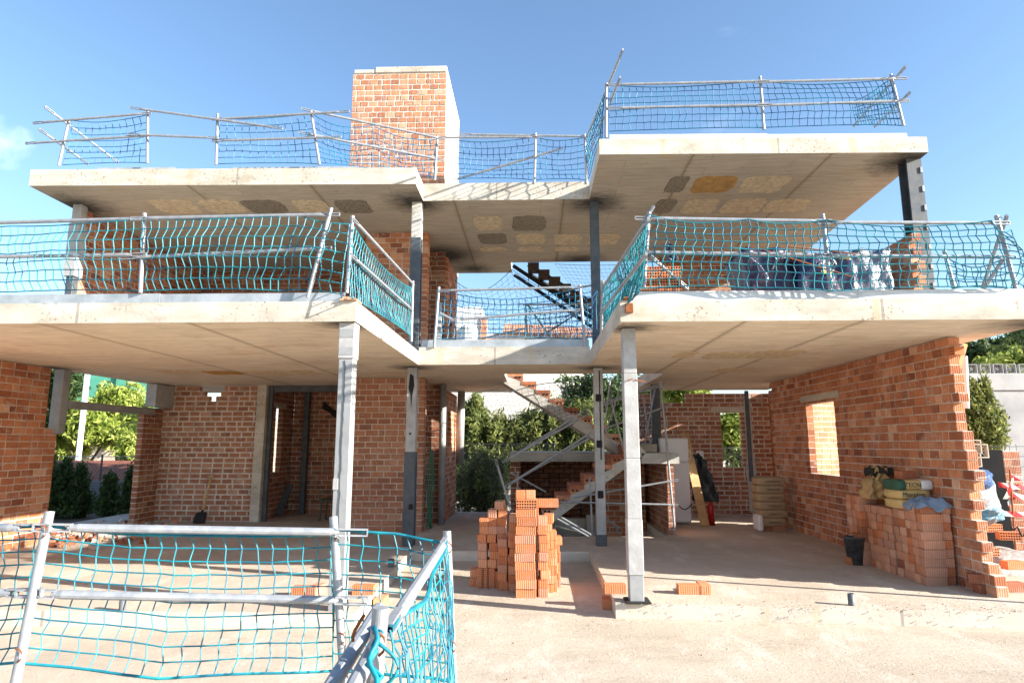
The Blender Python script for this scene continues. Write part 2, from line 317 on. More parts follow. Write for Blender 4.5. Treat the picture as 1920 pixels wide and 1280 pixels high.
slab([(.91, 6.44), (5.40, 6.44), (5.48, 14.95), (2.37, 14.95), (2.37, 11.35), (.91, 11.35)], Z1, T1+.01, SOL)
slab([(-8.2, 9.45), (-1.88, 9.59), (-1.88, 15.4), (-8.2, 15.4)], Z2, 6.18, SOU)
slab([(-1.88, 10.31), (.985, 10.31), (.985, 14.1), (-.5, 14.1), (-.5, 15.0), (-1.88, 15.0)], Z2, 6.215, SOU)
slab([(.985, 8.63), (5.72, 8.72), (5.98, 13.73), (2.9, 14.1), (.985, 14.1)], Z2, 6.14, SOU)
# galvanised edge strips
def flash(p, q, z0, z1, t=.006, name='edge_strip', gap=None, mat=None):
    p = Vector((*p, 0)); q = Vector((*q, 0)); L = (q-p).length; d = (q-p)/L; nrm = Vector((-d.y, d.x, 0)); b = MB(); s = 0
    while s < L:
        e = min(L, s+2.3+random.uniform(-.3, .3)); h = z1+random.uniform(-.012, .012); o = random.uniform(0, .012)
        a = p+d*s+nrm*o; c = p+d*(e-.0)+nrm*o; ov = random.uniform(-.003, .003)
        if not (gap and s < gap[1] and e > gap[0] and False):
            v = [a, c, c+nrm*t, a+nrm*t]; b.raw([(x.x, x.y, z0) for x in v]+[(x.x, x.y, h+ov) for x in v], BF)
        s = e+.002
    return b.build(name, mat or TIN, H)
flash((-8.1, 6.42), (-1.98, 6.42), T1-.01, 3.335); flash((1.02, 6.52), (5.38, 6.52), T1, 3.33, mat=TINL)
flash((-1.80, 9.99), (.90, 9.99), 3.27, 3.40); flash((-7.2, 9.60), (-5.9, 9.62), 6.17, 6.27); flash((-4.95, 9.66), (-2.85, 9.68), 6.17, 6.26)
flash((1.15, 8.72), (5.5, 8.80), 6.13, 6.25, mat=TINL)
# soffit patches of rough infill
PT = m_plain('rough_infill', (.86, .70, .46), .95, 0, .3, 14, 1., .02, c2=(.50, .38, .22)); PTO = m_plain('ochre_infill', (.62, .34, .09), .95, 0, .3, 8, 1., .02, c2=(.33, .19, .07)); PTD = m_plain('dark_infill', (.50, .42, .30), .95, 0, .4, 42, 1., .02, c2=(.10, .075, .05))
def patch(xa, xb, ya, yb, Z, mat):
    cx, cy = (xa+xb)/2, (ya+yb)/2; c = W(cx, cy, Z=Z); l = W(xa, cy, Z=Z); r_ = W(xb, cy, Z=Z); t = W(cx, ya, Z=Z); b = W(cx, yb, Z=Z)
    wx = abs(r_[0]-l[0])/2; wy = abs(t[1]-b[1])/2; pts = []
    for i in range(40):
        a = i/40*2*math.pi; ca, sa = math.cos(a), math.sin(a); k = 1/max(abs(ca), abs(sa)); k = min(k, 1.22)*random.uniform(.92, 1.05)
        pts.append((c[0]+wx*ca*k, c[1]+wy*sa*k))
    prism(pts, Z-.004, Z+.003, [mat, mat], 'ceiling_patch', H)
for a in [(1250, 1287, 331, 361, PTD), (1300, 1378, 330, 362, PTO), (1388, 1472, 331, 362, PT), (1228, 1265, 374, 400, PTD), (1280, 1345, 374, 400, PT), (1355, 1432, 373, 400, PT), (1435, 1515, 374, 398, PT),
          (888, 943, 406, 432, PT), (960, 1024, 405, 433, PTD), (897, 950, 438, 458, PTD), (968, 1022, 438, 458, PT), (1038, 1090, 439, 459, PT), (1105, 1160, 439, 459, PT), (900, 950, 463, 471, PT), (970, 1020, 463, 471, PT), (1040, 1085, 463, 471, PT),
          (290, 370, 374, 401, PT), (380, 455, 374, 400, PT), (460, 535, 375, 400, PTD), (553, 615, 375, 399, PT), (630, 695, 375, 400, PTD)]: patch(*a[:4], Z2, a[4])
for a in [(1265, 1303, 659, 671, PT), (1320, 1400, 660, 672, PT), (1405, 1495, 657, 672, PT), (1340, 1410, 690, 698, PT), (385, 455, 695, 702, PTO), (300, 370, 694, 701, PT), (550, 595, 694, 702, PT), (470, 540, 695, 703, PT)]: patch(*a[:4], Z1, a[4])
# brick walls laid course by course
CH, BL = .108, .25
def wall(p, d, L, z0, z1, th=.12, opens=(), teeth=None, mats=None, name='brick_wall', lintels=(), parent=None, header=False, jt=.015, bl=None, vary=False):
    p = Vector((*p, 0)); d = Vector((*d, 0)).normalized(); nrm = Vector((-d.y, d.x, 0)); b = MB(); nc = int(round((z1-z0)/CH)); ch = (z1-z0)/nc; bl_ = bl or BL
    def bx(u0, u1, za, zb, n0, n1, m, r=None):
        v = [p+d*u0+nrm*n0, p+d*u1+nrm*n0, p+d*u1+nrm*n1, p+d*u0+nrm*n1]
        b.raw([(q.x, q.y, za) for q in v]+[(q.x, q.y, zb) for q in v], BF, m, r)
    for c in range(nc):
        za = z0+c*ch; zb = za+ch; zm = (za+zb)/2; s0, s1 = 0, L
        if teeth: 
            t = teeth(c, nc); s0 = t[0]; s1 = L+t[1]
        iv = [(s0, s1)]
        for (a0, a1, b0, b1) in opens:
            if b0 < zm < b1:
                nv = []
                for (q0, q1) in iv:
                    if a0 > q0: nv.append((q0, min(q1, a0)))
                    if a1 < q1: nv.append((max(q0, a1), q1))
                iv = [(i, j) for i, j in nv if j-i > .01]
        for (q0, q1) in iv:
            bx(q0+.004, q1-.004, za, zb, .005, th-.005, 1)
            off = (c % 2)*bl_/2+random.uniform(-.012, .012); k = math.floor((q0-off)/bl_); u = off+k*bl_
            while u < q1:
                ln = bl_
                if random.random() < .09: ln = bl_/2
                if vary: ln = random.choice((.24, .22, .16, .12, .14, .19, .12))
                if u < q0:
                    while u+ln-q0 < .07: ln += bl_
                if q1-(u+ln) < .06: ln = q1-u+jt
                a = max(u, q0); e = min(u+ln-jt, q1)
                if e-a > .03:
                    j = random.uniform(-.0025, .003); r = min(1, max(0, random.gauss(.5, .24)))
                    bx(a+random.uniform(0, .003), e-random.uniform(0, .004), za+jt*.5+random.uniform(-.0015, .002), zb-jt*.5+random.uniform(-.002, .002), 0-j, th+j, 0, r)
                u += ln
    w_ = b.build(name, mats or [BR, MO], parent or H)
    for (a0, a1, za, zb) in lintels:
        lb = MB(); v = [p+d*a0-nrm*.008, p+d*a1-nrm*.008, p+d*a1+nrm*(th+.008), p+d*a0+nrm*(th+.008)]
        lb.raw([(q.x, q.y, za) for q in v]+[(q.x, q.y, zb) for q in v], BF); o = lb.build('lintel', SF); o.parent = w_; o.location = (0, 0, 0)
    return w_
def tooth_r(amount=.14, slope=0):
    rr = random.Random(3)
    def f(c, nc):
        return (0 if c % 2 else 0, (rr.choice([0, 0, .06, .12])+slope*(1-c/nc)**2))
    return f
# right wall: runs in depth, inner face towards -x ; laid from front (y 7.38) to back
def rteeth():
    prof = [-.26, -.24, -.17, -.08, -.11, -.03, -.06, .02, -.05, -.0, -.08, -.12, -.02, -.03, 0, 0, .09, .09, .1, -.0, .05, .04, .09, .09, .08, .06, .0, 0]
    return lambda c, nc: (prof[min(c, len(prof)-1)], (0 if c % 2 else -.11))
wall((5.0, 7.40), (0, 1), 5.75, .15, 2.99, .12, [(3.02, 4.08, 1.25, 2.49)], rteeth(), None, lintels=[(2.82, 4.28, 2.49, 2.60)], jt=.014, vary=True)
# back wall right
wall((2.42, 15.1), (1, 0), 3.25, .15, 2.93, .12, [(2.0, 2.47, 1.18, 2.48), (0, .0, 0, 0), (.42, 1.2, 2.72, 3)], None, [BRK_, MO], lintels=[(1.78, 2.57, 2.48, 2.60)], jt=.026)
wall((5.68, 13.2), (0, 1), 1.88, .15, 2.99, .12)  # unseen wall, added to keep the sun off the right back wall
wall((5.73, 13.16), (1, .42), 2.3, .15, 3.4, .12, mats=[BRF2, MO])  # angled to catch the sun, its brick coloured brighter for sunlight
# brick pier under the stair landing
wall((2.52, 11.62), (0, 1), 3.1, .15, 1.55, .13, mats=[BRK_, MO])
# left brick wall, its return and outer wall
wall((-8.11, 13.42), (1, 0), 2.27, .15, 2.99, .12, [(1.0, 1.35, 2.77, 3), (1.1, 1.25, 2.66, 2.8), (.88, 1.42, 2.87, 3)], None, [BRG, MO], jt=.03, bl=.235)
wall((-7.99, 12.75), (0, 1), .66, .15, 2.50, .12, mats=[BRD, MO])
wall((-7.99, 5.9), (0, 1), 4.35, .15, 2.99, .12, teeth=lambda c, nc: (0, (.16 if c < nc*.62 else -.12)))
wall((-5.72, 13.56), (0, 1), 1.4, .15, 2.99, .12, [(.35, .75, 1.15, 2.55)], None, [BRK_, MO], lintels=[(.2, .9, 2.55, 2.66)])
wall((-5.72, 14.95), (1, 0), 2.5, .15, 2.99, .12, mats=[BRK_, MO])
wall((-3.42, 11.9), (1, 0), 1.36, .15, 2.99, .25, mats=[BRG, MO])
wall((-3.42, 12.15), (0, 1), 3.0, .15, 2.99, .12)
wall((-2.32, 13.2), (1, 0), .42, .15, 2.99, .12, mats=[BRD, MO])
wall((-1.85, 13.3), (0, 1), 2.0, .15, 2.90, .12, [(.35, .75, 1.5, 2.5)], None, None)
# first floor walls
wall((-7.99, 10.42), (0, 1), 4.9, 3.22, 5.89, .12)
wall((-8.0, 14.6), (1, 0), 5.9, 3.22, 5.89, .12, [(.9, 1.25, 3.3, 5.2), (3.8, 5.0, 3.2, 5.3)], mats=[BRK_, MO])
wall((-3.3, 11.9), (1, 0), 1.24, 3.22, 5.89, .25)
wall((-3.3, 12.15), (0, 1), 2.4, 3.22, 5.89, .12)
wall((-2.32, 13.2), (1, 0), .42, 3.22, 5.89, .12, mats=[BRD, MO])
wall((-1.85, 13.3), (0, 1), 1.7, 3.22, 5.8, .12, [(.35, .85, 4.0, 5.3)])
wall((5.50, 8.78), (0, 1), 4.6, 3.22, 4.70, .12, teeth=lambda c, nc: ((-.08 if c % 2 else .04)+(0 if c < nc-3 else .05), -(c/nc)**2*3.6))
# chimney
ch = MB(); wall((-3.36, 10.8), (1, 0), 1.76, 6.2, 8.62, .12, mats=[BRC, MO], name='chimney', jt=.026, bl=.165)
CHS = H.children[-1]
wall((-1.60, 10.93), (0, 1), 1.85, 6.2, 8.62, .12, mats=[BRP, SF], name='chimney_side', parent=H, jt=.03)
RN = m_plain('white_render', (.74, .70, .62), .9, 0, .2, 7, .8, .01, c2=(.60, .50, .40))
b = MB(); b.bevbox(-1.598, -1.588, 10.82, 12.80, 6.30, 8.64, .003); o = b.build('render_coat', RN, H)
wall((-3.24, 12.68), (1, 0), 1.5, 6.2, 8.62, .12, name='chimney_side'); wall((-3.24, 10.93), (0, 1), 1.75, 6.2, 8.62, .12, name='chimney_side')
b = MB(); b.bevbox(-3.35, -2.95, 10.79, 12.83, 8.625, 8.72, .02); b.bevbox(-2.946, -1.585, 10.785, 12.84, 8.625, 8.765, .02); b.build('chimney_cap', SF, H)
# staircase: lower flights
def flight(x0, z0, x1, z1, y0, y1, n, t=.14, bricks=True, mats=None, name='stair_flight'):
    b = MB(); dx = (x1-x0); dz = z1-z0; L = math.hypot(dx, dz); sx = -dz/L*t; sz = dx/L*t
    if sz > 0: sx, sz = -sx, -sz
    rr_ = 0; v = [(x0, y0, z0-rr_), (x1, y0, z1-rr_), (x1+sx, y0, z1+sz-rr_), (x0+sx, y0, z0+sz-rr_)]; v += [(x, y1, z) for x, _, z in v]
    b.raw(v, [(0, 1, 2, 3), (7, 6, 5, 4), (0, 4, 5, 1), (1, 5, 6, 2), (2, 6, 7, 3), (3, 7, 4, 0)], 0)
    f = b.build(name, mats or [SFG, BR], H)
    if bricks:
        sg = 1 if dx > 0 else -1; tr = abs(dx)/n; rs = abs(dz)/n
        for i in range(n):
            s = MB(); zt = z0+dz*(i if dz < 0 else i+1)/n; xa = x0+dx*i/n; xb = x0+dx*(i+1)/n; lo, hi = min(xa, xb), max(xa, xb)
            dn = (dz/dx < 0); xc = hi if dn else lo                      # side where the wedge is deep
            s.box(lo-.005, hi+.015*(1 if dn else 0), y0-.012, y1, zt-rs*.38, zt, 0)
            tri = [(lo if dn else hi, zt-rs*.38-.003), (xc, zt-rs*.38-.003), (xc, zt-rs-.0)]
            vv = [(x, y0-.004, z) for x, z in tri]+[(x, y1, z) for x, z in tri]; s.raw(vv, [(0, 1, 2), (5, 4, 3), (0, 3, 4, 1), (1, 4, 5, 2), (2, 5, 3, 0)], 0)
            for k in (0, 1):
                xk = xc+(-.075-.07*k if dn else .03+.07*k); s.box(xk, xk+.045, y0-.008, y0-.002, zt-rs*.62, zt-rs*.44, 2)  # black slots painted for the dark inside the brick holes
            o = s.build('step', [BR, SFG, BLK]); o.parent = f; o.location = (0, 0, 0)
    return f
flight(-.50, 3.17, 2.0, 1.60, 12.7, 13.7, 9, .22)
flight(.15, .48, 1.92, 1.74, 11.6, 12.6, 7, .19)
b = MB(); b.box(-.5, 2.36, 13.72, 15.6, 1.38, 1.58); b.box(1.95, 2.62, 11.6, 13.71, 1.40, 1.585); b.build('stair_landing', SFG, H)
b = MB(); b.box(1.7, 2.5, 13.0, 13.7, 1.59, 1.75); b.build('landing_kerb', SF, H)
wall((-.5, 15.5), (1, 0), 2.9, -.9, 1.38, .12, mats=[BRD, BLK]); wall((-.38, 14.15), (0, 1), 1.3, .15, 1.37, .12, mats=[BRD, BLK]); wall((-.5, 13.9), (1, 0), .22, .15, 1.37, .22, mats=[BRD, MO])  # dark brick and black mortar painted for the unlit space under the landing
wall((1.3, 13.4), (1, 0), 1.0, -.9, 1.37, .12)
b = MB(); pts = [(.5+i*.1, 14.1, .1+.12*math.sin(i*.7)) for i in range(18)]
b.box(.44, 2.28, 13.9, 14.1, -.9, .18); b.box(1.1, 1.9, 13.6, 13.8, -.9, .28); b.build('pit_wall', SFG, H)
# upper steel stair
b = MB(); p0 = W(962, 497, Y=14.15); p1 = W(1165, 632, Y=14.15)
for yy in (14.2, 15.0):
    b.tube([(p0[0], yy, p0[2]), (p1[0], yy, p1[2])], .045, 4); b.tube([(p0[0]+.35, yy, p0[2]+.02), (p1[0]+.2, yy, p1[2]+.28)], .05, 4)
f = b.build('steel_stringer', BLK, H)
n = 10
for i in range(n):
    t = (i+.5)/n; x = p0[0]+.35+(p1[0]-p0[0])*t; z = p0[2]+.12+(p1[2]-p0[2])*t
    s = MB(); s.box(x-.13, x+.13, 14.16, 15.05, z, z+.03); s.box(x-.13, x-.11, 14.16, 15.05, z-.18, z); s.box(x-.13, x+.13, 14.155, 14.16, z-.17, z); o = s.build('tread', m_plain('rusty_plate', (.07, .045, .035), .8) if i == 0 else bpy.data.materials['rusty_plate'], None); o.parent = f; o.location = (0, 0, 0)
# ------------------------------------------------------------ columns
def col(x, y, z0, z1, w_, mats, lean=0, segs=None, name='column', hsec=False):
    b = MB(); segs = segs or [(z0, z1, 0, w_)]
    for (a, e, m, ww) in segs:
        h = ww/2
        if hsec and m == hsec[0]:
            b.bevbox(x-h, x+h, y-h, y-h+.018, a, e, .003, m); b.bevbox(x-h, x+h, y+h-.018, y+h, a, e, .003, m); b.box(x-.012, x+.012, y-h+.018, y+h-.018, a, e, m)
        else: b.bevbox(x-h, x+h, y-h, y+h, a, e, .006, m)
    return b.build(name, mats, H)
c_ = col(1.05, 6.87, .15, 3, .14, [WRP, GRS, SF], segs=[(.15, .42, 1, .145), (.42, .98, 0, .158), (.981, 1.6, 0, .150), (1.601, 2.5, 0, .148), (2.501, 2.999, 0, .142)])
def seam(parent, x, y, z0, z1, w_=.012, mat=None, jag=.006):
    b = MB(); z = z0; pts = []
    while z < z1: pts.append((x+random.uniform(-jag, jag), y, z)); z += .05
    b.tube(pts, w_/2, 5); o = b.build('weld_seam', mat or DST); o.parent = parent; o.location = (0, 0, 0); return o
b = MB(); b.tube([(1.05-.04, 6.78, 2.42), (1.05+.02, 6.79, 2.44)], .006, 5); b.tube([(1.05+.05, 6.79, 2.43), (1.05+.17, 6.82, 2.41)], .006, 5); o = b.build('rebar_stub', RUST); o.parent = c_; o.location = (0, 0, 0)
b = MB(); b.bevbox(.93, 1.19, 6.74, 6.99, .151, .17, .008); o = b.build('column_foot', BLK); o.parent = c_; o.location = (0, 0, 0)
c_ = col(-1.93, 6.46, .15, 3, .15, [GRS, WRP], segs=[(.15, 2.62, 0, .15), (2.621, 2.999, 1, .168)]); seam(c_, -1.935, 6.383, .2, 2.6, .013)
b = MB(); 
for z, h, w_, m_ in ((.75, .11, .05, WRP), (1.3, .11, .05, WRP), (2.66, .08, .15, GRS), (2.84, .09, .15, GRS)):
    b = MB(); b.bevbox(-2.005, -2.005+w_, 6.3715, 6.3755 if m_ is GRS else 6.384, z, z+h, .001); o = b.build('tape_strip', m_); o.parent = c_; o.location = (0, 0, 0)
c_ = col(-2.0, 10.38, .15, 3, .16, [DST, WRP], segs=[(.15, 1.62, 0, .185), (1.621, 2.999, 1, .16)], hsec=(0,))
b = MB(); b.raw([(-2.03, 10.292, 2.9), (-1.97, 10.292, 2.86), (-1.955, 10.292, 2.7), (-1.985, 10.292, 2.55), (-2.0, 10.292, 2.3), (-2.015, 10.292, 2.55), (-2.05, 10.292, 2.66)], [(0, 1, 2, 3, 4, 5, 6)][::1]); 
b.bevbox(-2.02, -1.985, 10.284, 10.292, 1.9, 1.93, .003); b.bevbox(-1.99, -1.93, 10.24, 10.30, .72, .80, .005); o = b.build('soot_mark', BLK); o.parent = c_; o.location = (0, 0, 0)
c_ = col(1.08, 10.5, .15, 3, .15, [WRP, DST], segs=[(.15, .32, 1, .165), (.321, 2.999, 0, .15)]); seam(c_, 1.10, 10.422, 1.5, 2.95, .02, BLK, .003)
b = MB(); 
for z in (.95, 1.75, 2.5):
    b = MB(); b.bevbox(1.03, 1.12, 10.405, 10.43, z-.06, z+.06, .01); o = b.build('burn_mark', BLK); o.parent = c_; o.location = (0, 0, 0)
col(-2.0, 10.42, 3.22, 5.9, .16, [DST, SFG], segs=[(3.2, 5.25, 0, .18), (5.251, 5.899, 1, .17)], hsec=(0,))
col(1.08, 10.5, 3.22, 5.9, .15, [DST])
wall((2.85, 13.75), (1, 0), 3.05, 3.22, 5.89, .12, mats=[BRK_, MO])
b = MB(); b.bevbox(5.95, 6.5, 14.3, 14.6, 3.2, 4.95, .02); b.build('parapet_block', SF, H)
c_ = col(5.62, 9.02, 3.2, 5.9, .22, [DST], segs=[(3.2, 5.899, 0, .22)], hsec=(0,))
b = MB()
for k in range(9): b.bevbox(5.69, 5.725, 8.895, 8.911, 3.35+k*.29, 3.35+k*.29+.09, .003)
o = b.build('batten_plate', GRS); o.parent = c_; o.location = (0, 0, 0)
c_ = col(-7.97, 10.33, 3.22, 5.9, .15, [WRP, DST], segs=[(3.2, 4.15, 0, .17), (4.151, 4.6, 1, .13), (4.601, 5.55, 0, .2), (5.551, 5.899, 0, .16)])
col(-7.98, 10.38, 1.9, 3.0, .16, [GRS], segs=[(1.92, 2.999, 0, .17)])
col(-5.81, 13.40, .15, 3.0, .2, [SF])
col(-5.66, 13.46, .15, 3.0, .09, [DST]); col(-5.35, 14.8, .15, 3.0, .12, [DST]); col(-3.35, 13.5, .15, 3.0, .12, [DST])
b = MB(); b.box(-5.6, -3.42, 13.42, 13.54, 2.86, 2.995); b.build('steel_beam', DST, H)
b = MB(); b.box(-7.98, -7.86, 10.5, 12.9, 2.36, 2.46); b.box(-7.99, -7.85, 10.5, 12.9, 2.462, 2.475); b.box(-7.99, -7.85, 10.5, 12.9, 2.345, 2.358); b.build('steel_beam', GRS, H)
b = MB(); b.bevbox(-8.0, -7.78, 12.75, 13.41, 2.51, 2.985, .01); b.build('plaster_block', WRP, H)
b = MB(); b.tube([(-1.87, 13.05, .15), (-1.87, 13.05, 2.98)], .07, 14); b.build('drain_pipe', GRS, H, True)
b = MB(); b.tube([(-1.72, 14.9, 1.3), (-1.70, 14.9, 2.98)], .09, 12); b.build('drain_pipe', GRS, H, True)
# I-column and plaster crack on right back wall
b = MB(); b.box(5.00, 5.08, 15.03, 15.093, .9, 2.99); b.build('steel_column', DST, H)
b = MB(); pts = [(4.97, .2), (5.10, .2), (5.10, .9), (5.18, 1.1), (5.13, 1.5), (5.13, 2.9), (4.97, 2.9), (4.98, 1.5), (4.93, 1.1), (4.96, .9)]
b.raw([(x, 15.082, z) for x, z in pts]+[(x, 15.098, z) for x, z in pts], [tuple(range(10)), tuple(range(10, 20))[::-1]]+[(i, i+10, (i+1) % 10+10, (i+1) % 10) for i in range(10)]); b.build('mortar_patch', SFG, H)
# stair scar on the inner back wall
b = MB(); 
for (t, m_) in ((.11, 0),):
    v = []
    for i in range(10): v.append((-5.0+i*.17, 14.94, 2.75-i*.12+random.uniform(-.02, .02)))
    for i in range(9, -1, -1): v.append((-5.05+i*.17, 14.94, 2.6-i*.12+random.uniform(-.03, .03)))
    n = len(v); b.raw(v+[(x, 14.955, z) for x, _, z in v], [tuple(range(n))]+[(i, i+n, (i+1) % n+n, (i+1) % n) for i in range(n)])
b.build('stair_scar', BLK, H)
# ------------------------------------------------------------ guard rails and nets
def clamp_rail(b, p, q, r=.02, flat=.16):
    p = Vector(p); q = Vector(q); d = (q-p); L = d.length; d /= L
    if L < .8: b.tube([p, q], r, 10); return
    b.tube([p+d*flat, p+d*(flat+.05), q-d*(flat+.05), q-d*flat], r, 10, rad=[r*.55, r, r, r*.55])
    n = d.cross(Vector((0, 0, 1))).normalized(); u = n.cross(d).normalized()
    for a, e in ((p, p+d*(flat+.02)), (q-d*(flat+.02), q)):
        for s in (-1, 1):
            o = u*s*r*.75
            v = [a+o-n*r*.6-u*.004, e+o-n*r*.6-u*.004, e+o+n*r*.6-u*.004, a+o+n*r*.6-u*.004]; v += [x+u*.008 for x in v]; b.raw(v, BF)
        for k in (a, e-d*.008):
            v = [k-u*r*.7-n*r*.6, k+d*.008-u*r*.7-n*r*.6, k+d*.008-u*r*.7+n*r*.6, k-u*r*.7+n*r*.6]; v += [x+u*r*1.4 for x in v]; b.raw(v, BF)
def rails(label, posts, rl, group='guard rails along the slab edges', pr=.022, rr=.02, mat=None, hooks=True, cat='guard rail'):
    base = posts[0][0] if posts else rl[0][0]
    t = thing('guard_rail', label, cat, base, group)
    for (a, b_) in posts:
        m = MB(); m.tube([a, b_], pr, 22); po = m.build('post', mat or GV, t, False)
        if hooks:
            A = Vector(a); B = Vector(b_); 
            for f in (.52, .93):
                c = A+(B-A)*f; pts = [c+Vector((.028*math.cos(k), -.03, .032*math.sin(k))) for k in (-1.2, -.6, 0, .6, 1.2, 1.9)]; h = MB(); h.tube(pts, .004, 5); o = h.build('hook', RUST); o.parent = po; o.location = (0, 0, 0)
    for (a, b_) in rl:
        m = MB(); clamp_rail(m, a, b_, rr); m.build('rail', mat or GV, t)
    return t
def net(label, st, cell=.095, sagt=.05, bulge=.1, sagb=-.03, r=.0062, mat=None, group='safety nets tied to the guard rails', rope=.007, jit=.010, seed=0, cat='safety net', name='safety_net', diamond=False, pin=.3, zig=.010, bdir=None):
    rg = np.random.default_rng(seed+11); cols = []
    seg = []
    for (t0, b0), (t1, b1) in zip(st[:-1], st[1:]):
        t0, b0, t1, b1 = map(np.array, (t0, b0, t1, b1)); L = np.linalg.norm(t1-t0); n = max(2, int(round(L/cell)))
        d = (t1-t0)/L; nr = np.array(bdir) if bdir is not None else np.array([-d[1], d[0], 0]); nr = nr/(np.linalg.norm(nr)+1e-9)
        seg.append((t0, b0, t1, b1, n, nr, rg.uniform(.6, 1.3), rg.uniform(-.12, .12)))
    hgt = np.linalg.norm(np.array(st[0][0])-np.array(st[0][1])); m = max(3, int(round(hgt/cell)))
    for si, (t0, b0, t1, b1, n, nr, am, sk) in enumerate(seg):
        for i in range(n+(1 if si == len(seg)-1 else 0)):
            s = i/n; w1 = math.sin(math.pi*s); top = t0+(t1-t0)*s+np.array([0, 0, -sagt*am*w1]); bot = b0+(b1-b0)*s+np.array([0, 0, -sagb*w1*am])
            c = []
            for k in range(m+1):
                t = k/m; q = top+(bot-top)*t
                q = q+nr*(bulge*am*math.sin(math.pi*t)*(pin+(1-pin)*w1)+.01*math.sin(7*s+5*t)) + (np.array([rg.normal(0, jit*.5), rg.normal(0, jit*.4), rg.normal(0, jit*.22)]) if 0 < k < m else 0)
                along = (t1-t0)/np.linalg.norm(t1-t0); q = q+along*((zig if k % 2 else -zig)*.7+sk*.25*math.sin(math.pi*t)*w1)*(0 if (si == 0 and i == 0) or (si == len(seg)-1 and i == n) else 1)
                c.append(q)
            cols.append(c)
    b = MB(); N = len(cols)
    if diamond:
        for i in range(N-1):
            for k in range(0, m-1, 1):
                pass
    for i in range(N): b.tube(cols[i], r, 4, cap=False)
    for k in range(m+1):
        rr = rope if k in (0, m) else r
        b.tube([cols[i][k] for i in range(N)], rr, 4 if rr == r else 5, cap=False)
    o = b.build(name, mat or CORD); tag(o, label, cat, group); return o
def off(p, dy=0, dz=0, dx=0): return (p[0]+dx, p[1]+dy, p[2]+dz)
# -- lower storey, left slab, front edge (y 6.36)
Y = 6.40
A = (W(263, 549, Y=Y), W(271, 400, Y=Y)); B = (W(577, 558, Y=6.34), W(621, 390, Y=6.36)); Lx = W(-330, 552, Y=Y), W(-340, 415, Y=Y)
rails('long two-bar rail on the front edge of the lower left slab', [A, B, Lx], [(W(-380, 428, Y=6.37), W(300, 409, Y=6.37)), (W(245, 410, Y=6.36), W(637, 402, Y=6.36)), (W(-380, 487, Y=6.37), W(275, 477, Y=6.37)), (W(222, 484, Y=6.38), W(622, 465, Y=6.38))])
net('turquoise net across the front of the lower left slab', [(W(-330, 428, Y=6.36), W(-330, 548, Y=6.5)), (W(20, 424, Y=6.36), W(15, 548, Y=6.5)), (W(268, 410, Y=6.36), W(262, 546, Y=6.46)), (W(560, 403, Y=6.35), W(520, 545, Y=6.45)), (W(655, 420, Y=6.4), W(640, 552, Y=6.44))], cell=.094, bulge=-.12, sagt=.03, seed=1, zig=.016)
# -- left slab, side edge
p0b, p0t = W(650, 549, Y=6.5), W(661, 405, Y=6.5); p1b = (-1.80, 9.85, 3.22); p1t = (-1.80, 9.85, 4.18)
p1b, p1t = W(771, 640, X=-1.86), W(774, 527, X=-1.86)
rails('two-bar rail running back along the side of the lower left slab', [(p0b, p0t), (p1b, p1t)], [(W(663, 412, X=-1.86), W(776, 534, X=-1.86)), (W(660, 480, X=-1.86), W(772, 580, X=-1.86))], rr=.018)
net('turquoise net running back along the side of the lower left slab', [(W(664, 425, X=-1.86), W(655, 556, X=-1.86)), (W(772, 540, X=-1.86), W(770, 630, X=-1.86))], cell=.094, bulge=.06, sagt=.1, seed=2)
# -- centre bridge
Y = 9.98
rails('two-bar rail on the central bridge slab between the two lower decks', [(W(814, 651, Y=9.93), W(823, 538, Y=9.95)), (W(1097, 649, Y=9.93), W(1087, 534, Y=9.95))], [(W(822, 545, Y=9.93), W(1092, 538, Y=9.93)), (W(825, 587, Y=9.94), W(850, 600, Y=9.95)), (W(845, 600, Y=9.94), W(1092, 580, Y=9.94))], hooks=False)
net('blue net hung on the central bridge slab', [(W(823, 545, Y=9.98), W(815, 636, Y=10)), (W(1090, 540, Y=9.98), W(1095, 636, Y=10)), (W(1120, 545, Y=10.0), W(1118, 636, Y=10.05))], cell=.1, bulge=.12, sagt=.14, seed=3, mat=CORDB)
b = MB(); b.bevbox(-1.63, -1.53, 10.3, 10.36, 3.3, 4.1, .004); b.build('prop', WRP, H)
# -- right slab side and front
q0b, q0t = W(1207, 541, Y=6.52), W(1217, 398, Y=6.5); q1b, q1t = W(1127, 640, X=.97), W(1130, 525, X=.97)
rails('two-bar rail running back along the side of the lower right slab', [(q1b, q1t)], [(W(1216, 410, X=.96), W(1130, 540, X=.96)), (W(1212, 475, X=.95), W(1125, 590, X=.95)), (W(1226, 386, Y=6.5), W(1205, 420, Y=6.6)), (W(1217, 478, Y=6.5), W(1290, 541, Y=7.1))], rr=.018)
net('turquoise net running back along the side of the lower right slab', [(W(1214, 405, X=.97), W(1196, 548, X=.97)), (W(1128, 538, X=.97), W(1124, 640, X=.97))], cell=.094, bulge=-.06, sagt=.05, seed=4)
rails('long two-bar rail on the front edge of the lower right slab', [(q0b, q0t), (W(1558, 546, Y=6.5), W(1542, 402, Y=6.5)), (W(1905, 541, Y=6.55), W(1868, 404, Y=6.55))],
      [(W(1190, 409, Y=6.47), W(1560, 415, Y=6.47)), (W(1530, 417, Y=6.46), W(1893, 418, Y=6.46)), (W(1186, 473, Y=6.47), W(1560, 478, Y=6.47)), (W(1530, 479, Y=6.46), W(1905, 482, Y=6.46)), (W(1888, 404, Y=6.5), W(1842, 540, Y=7.3)), (W(1880, 488, Y=6.6), W(1845, 541, Y=7.2))])
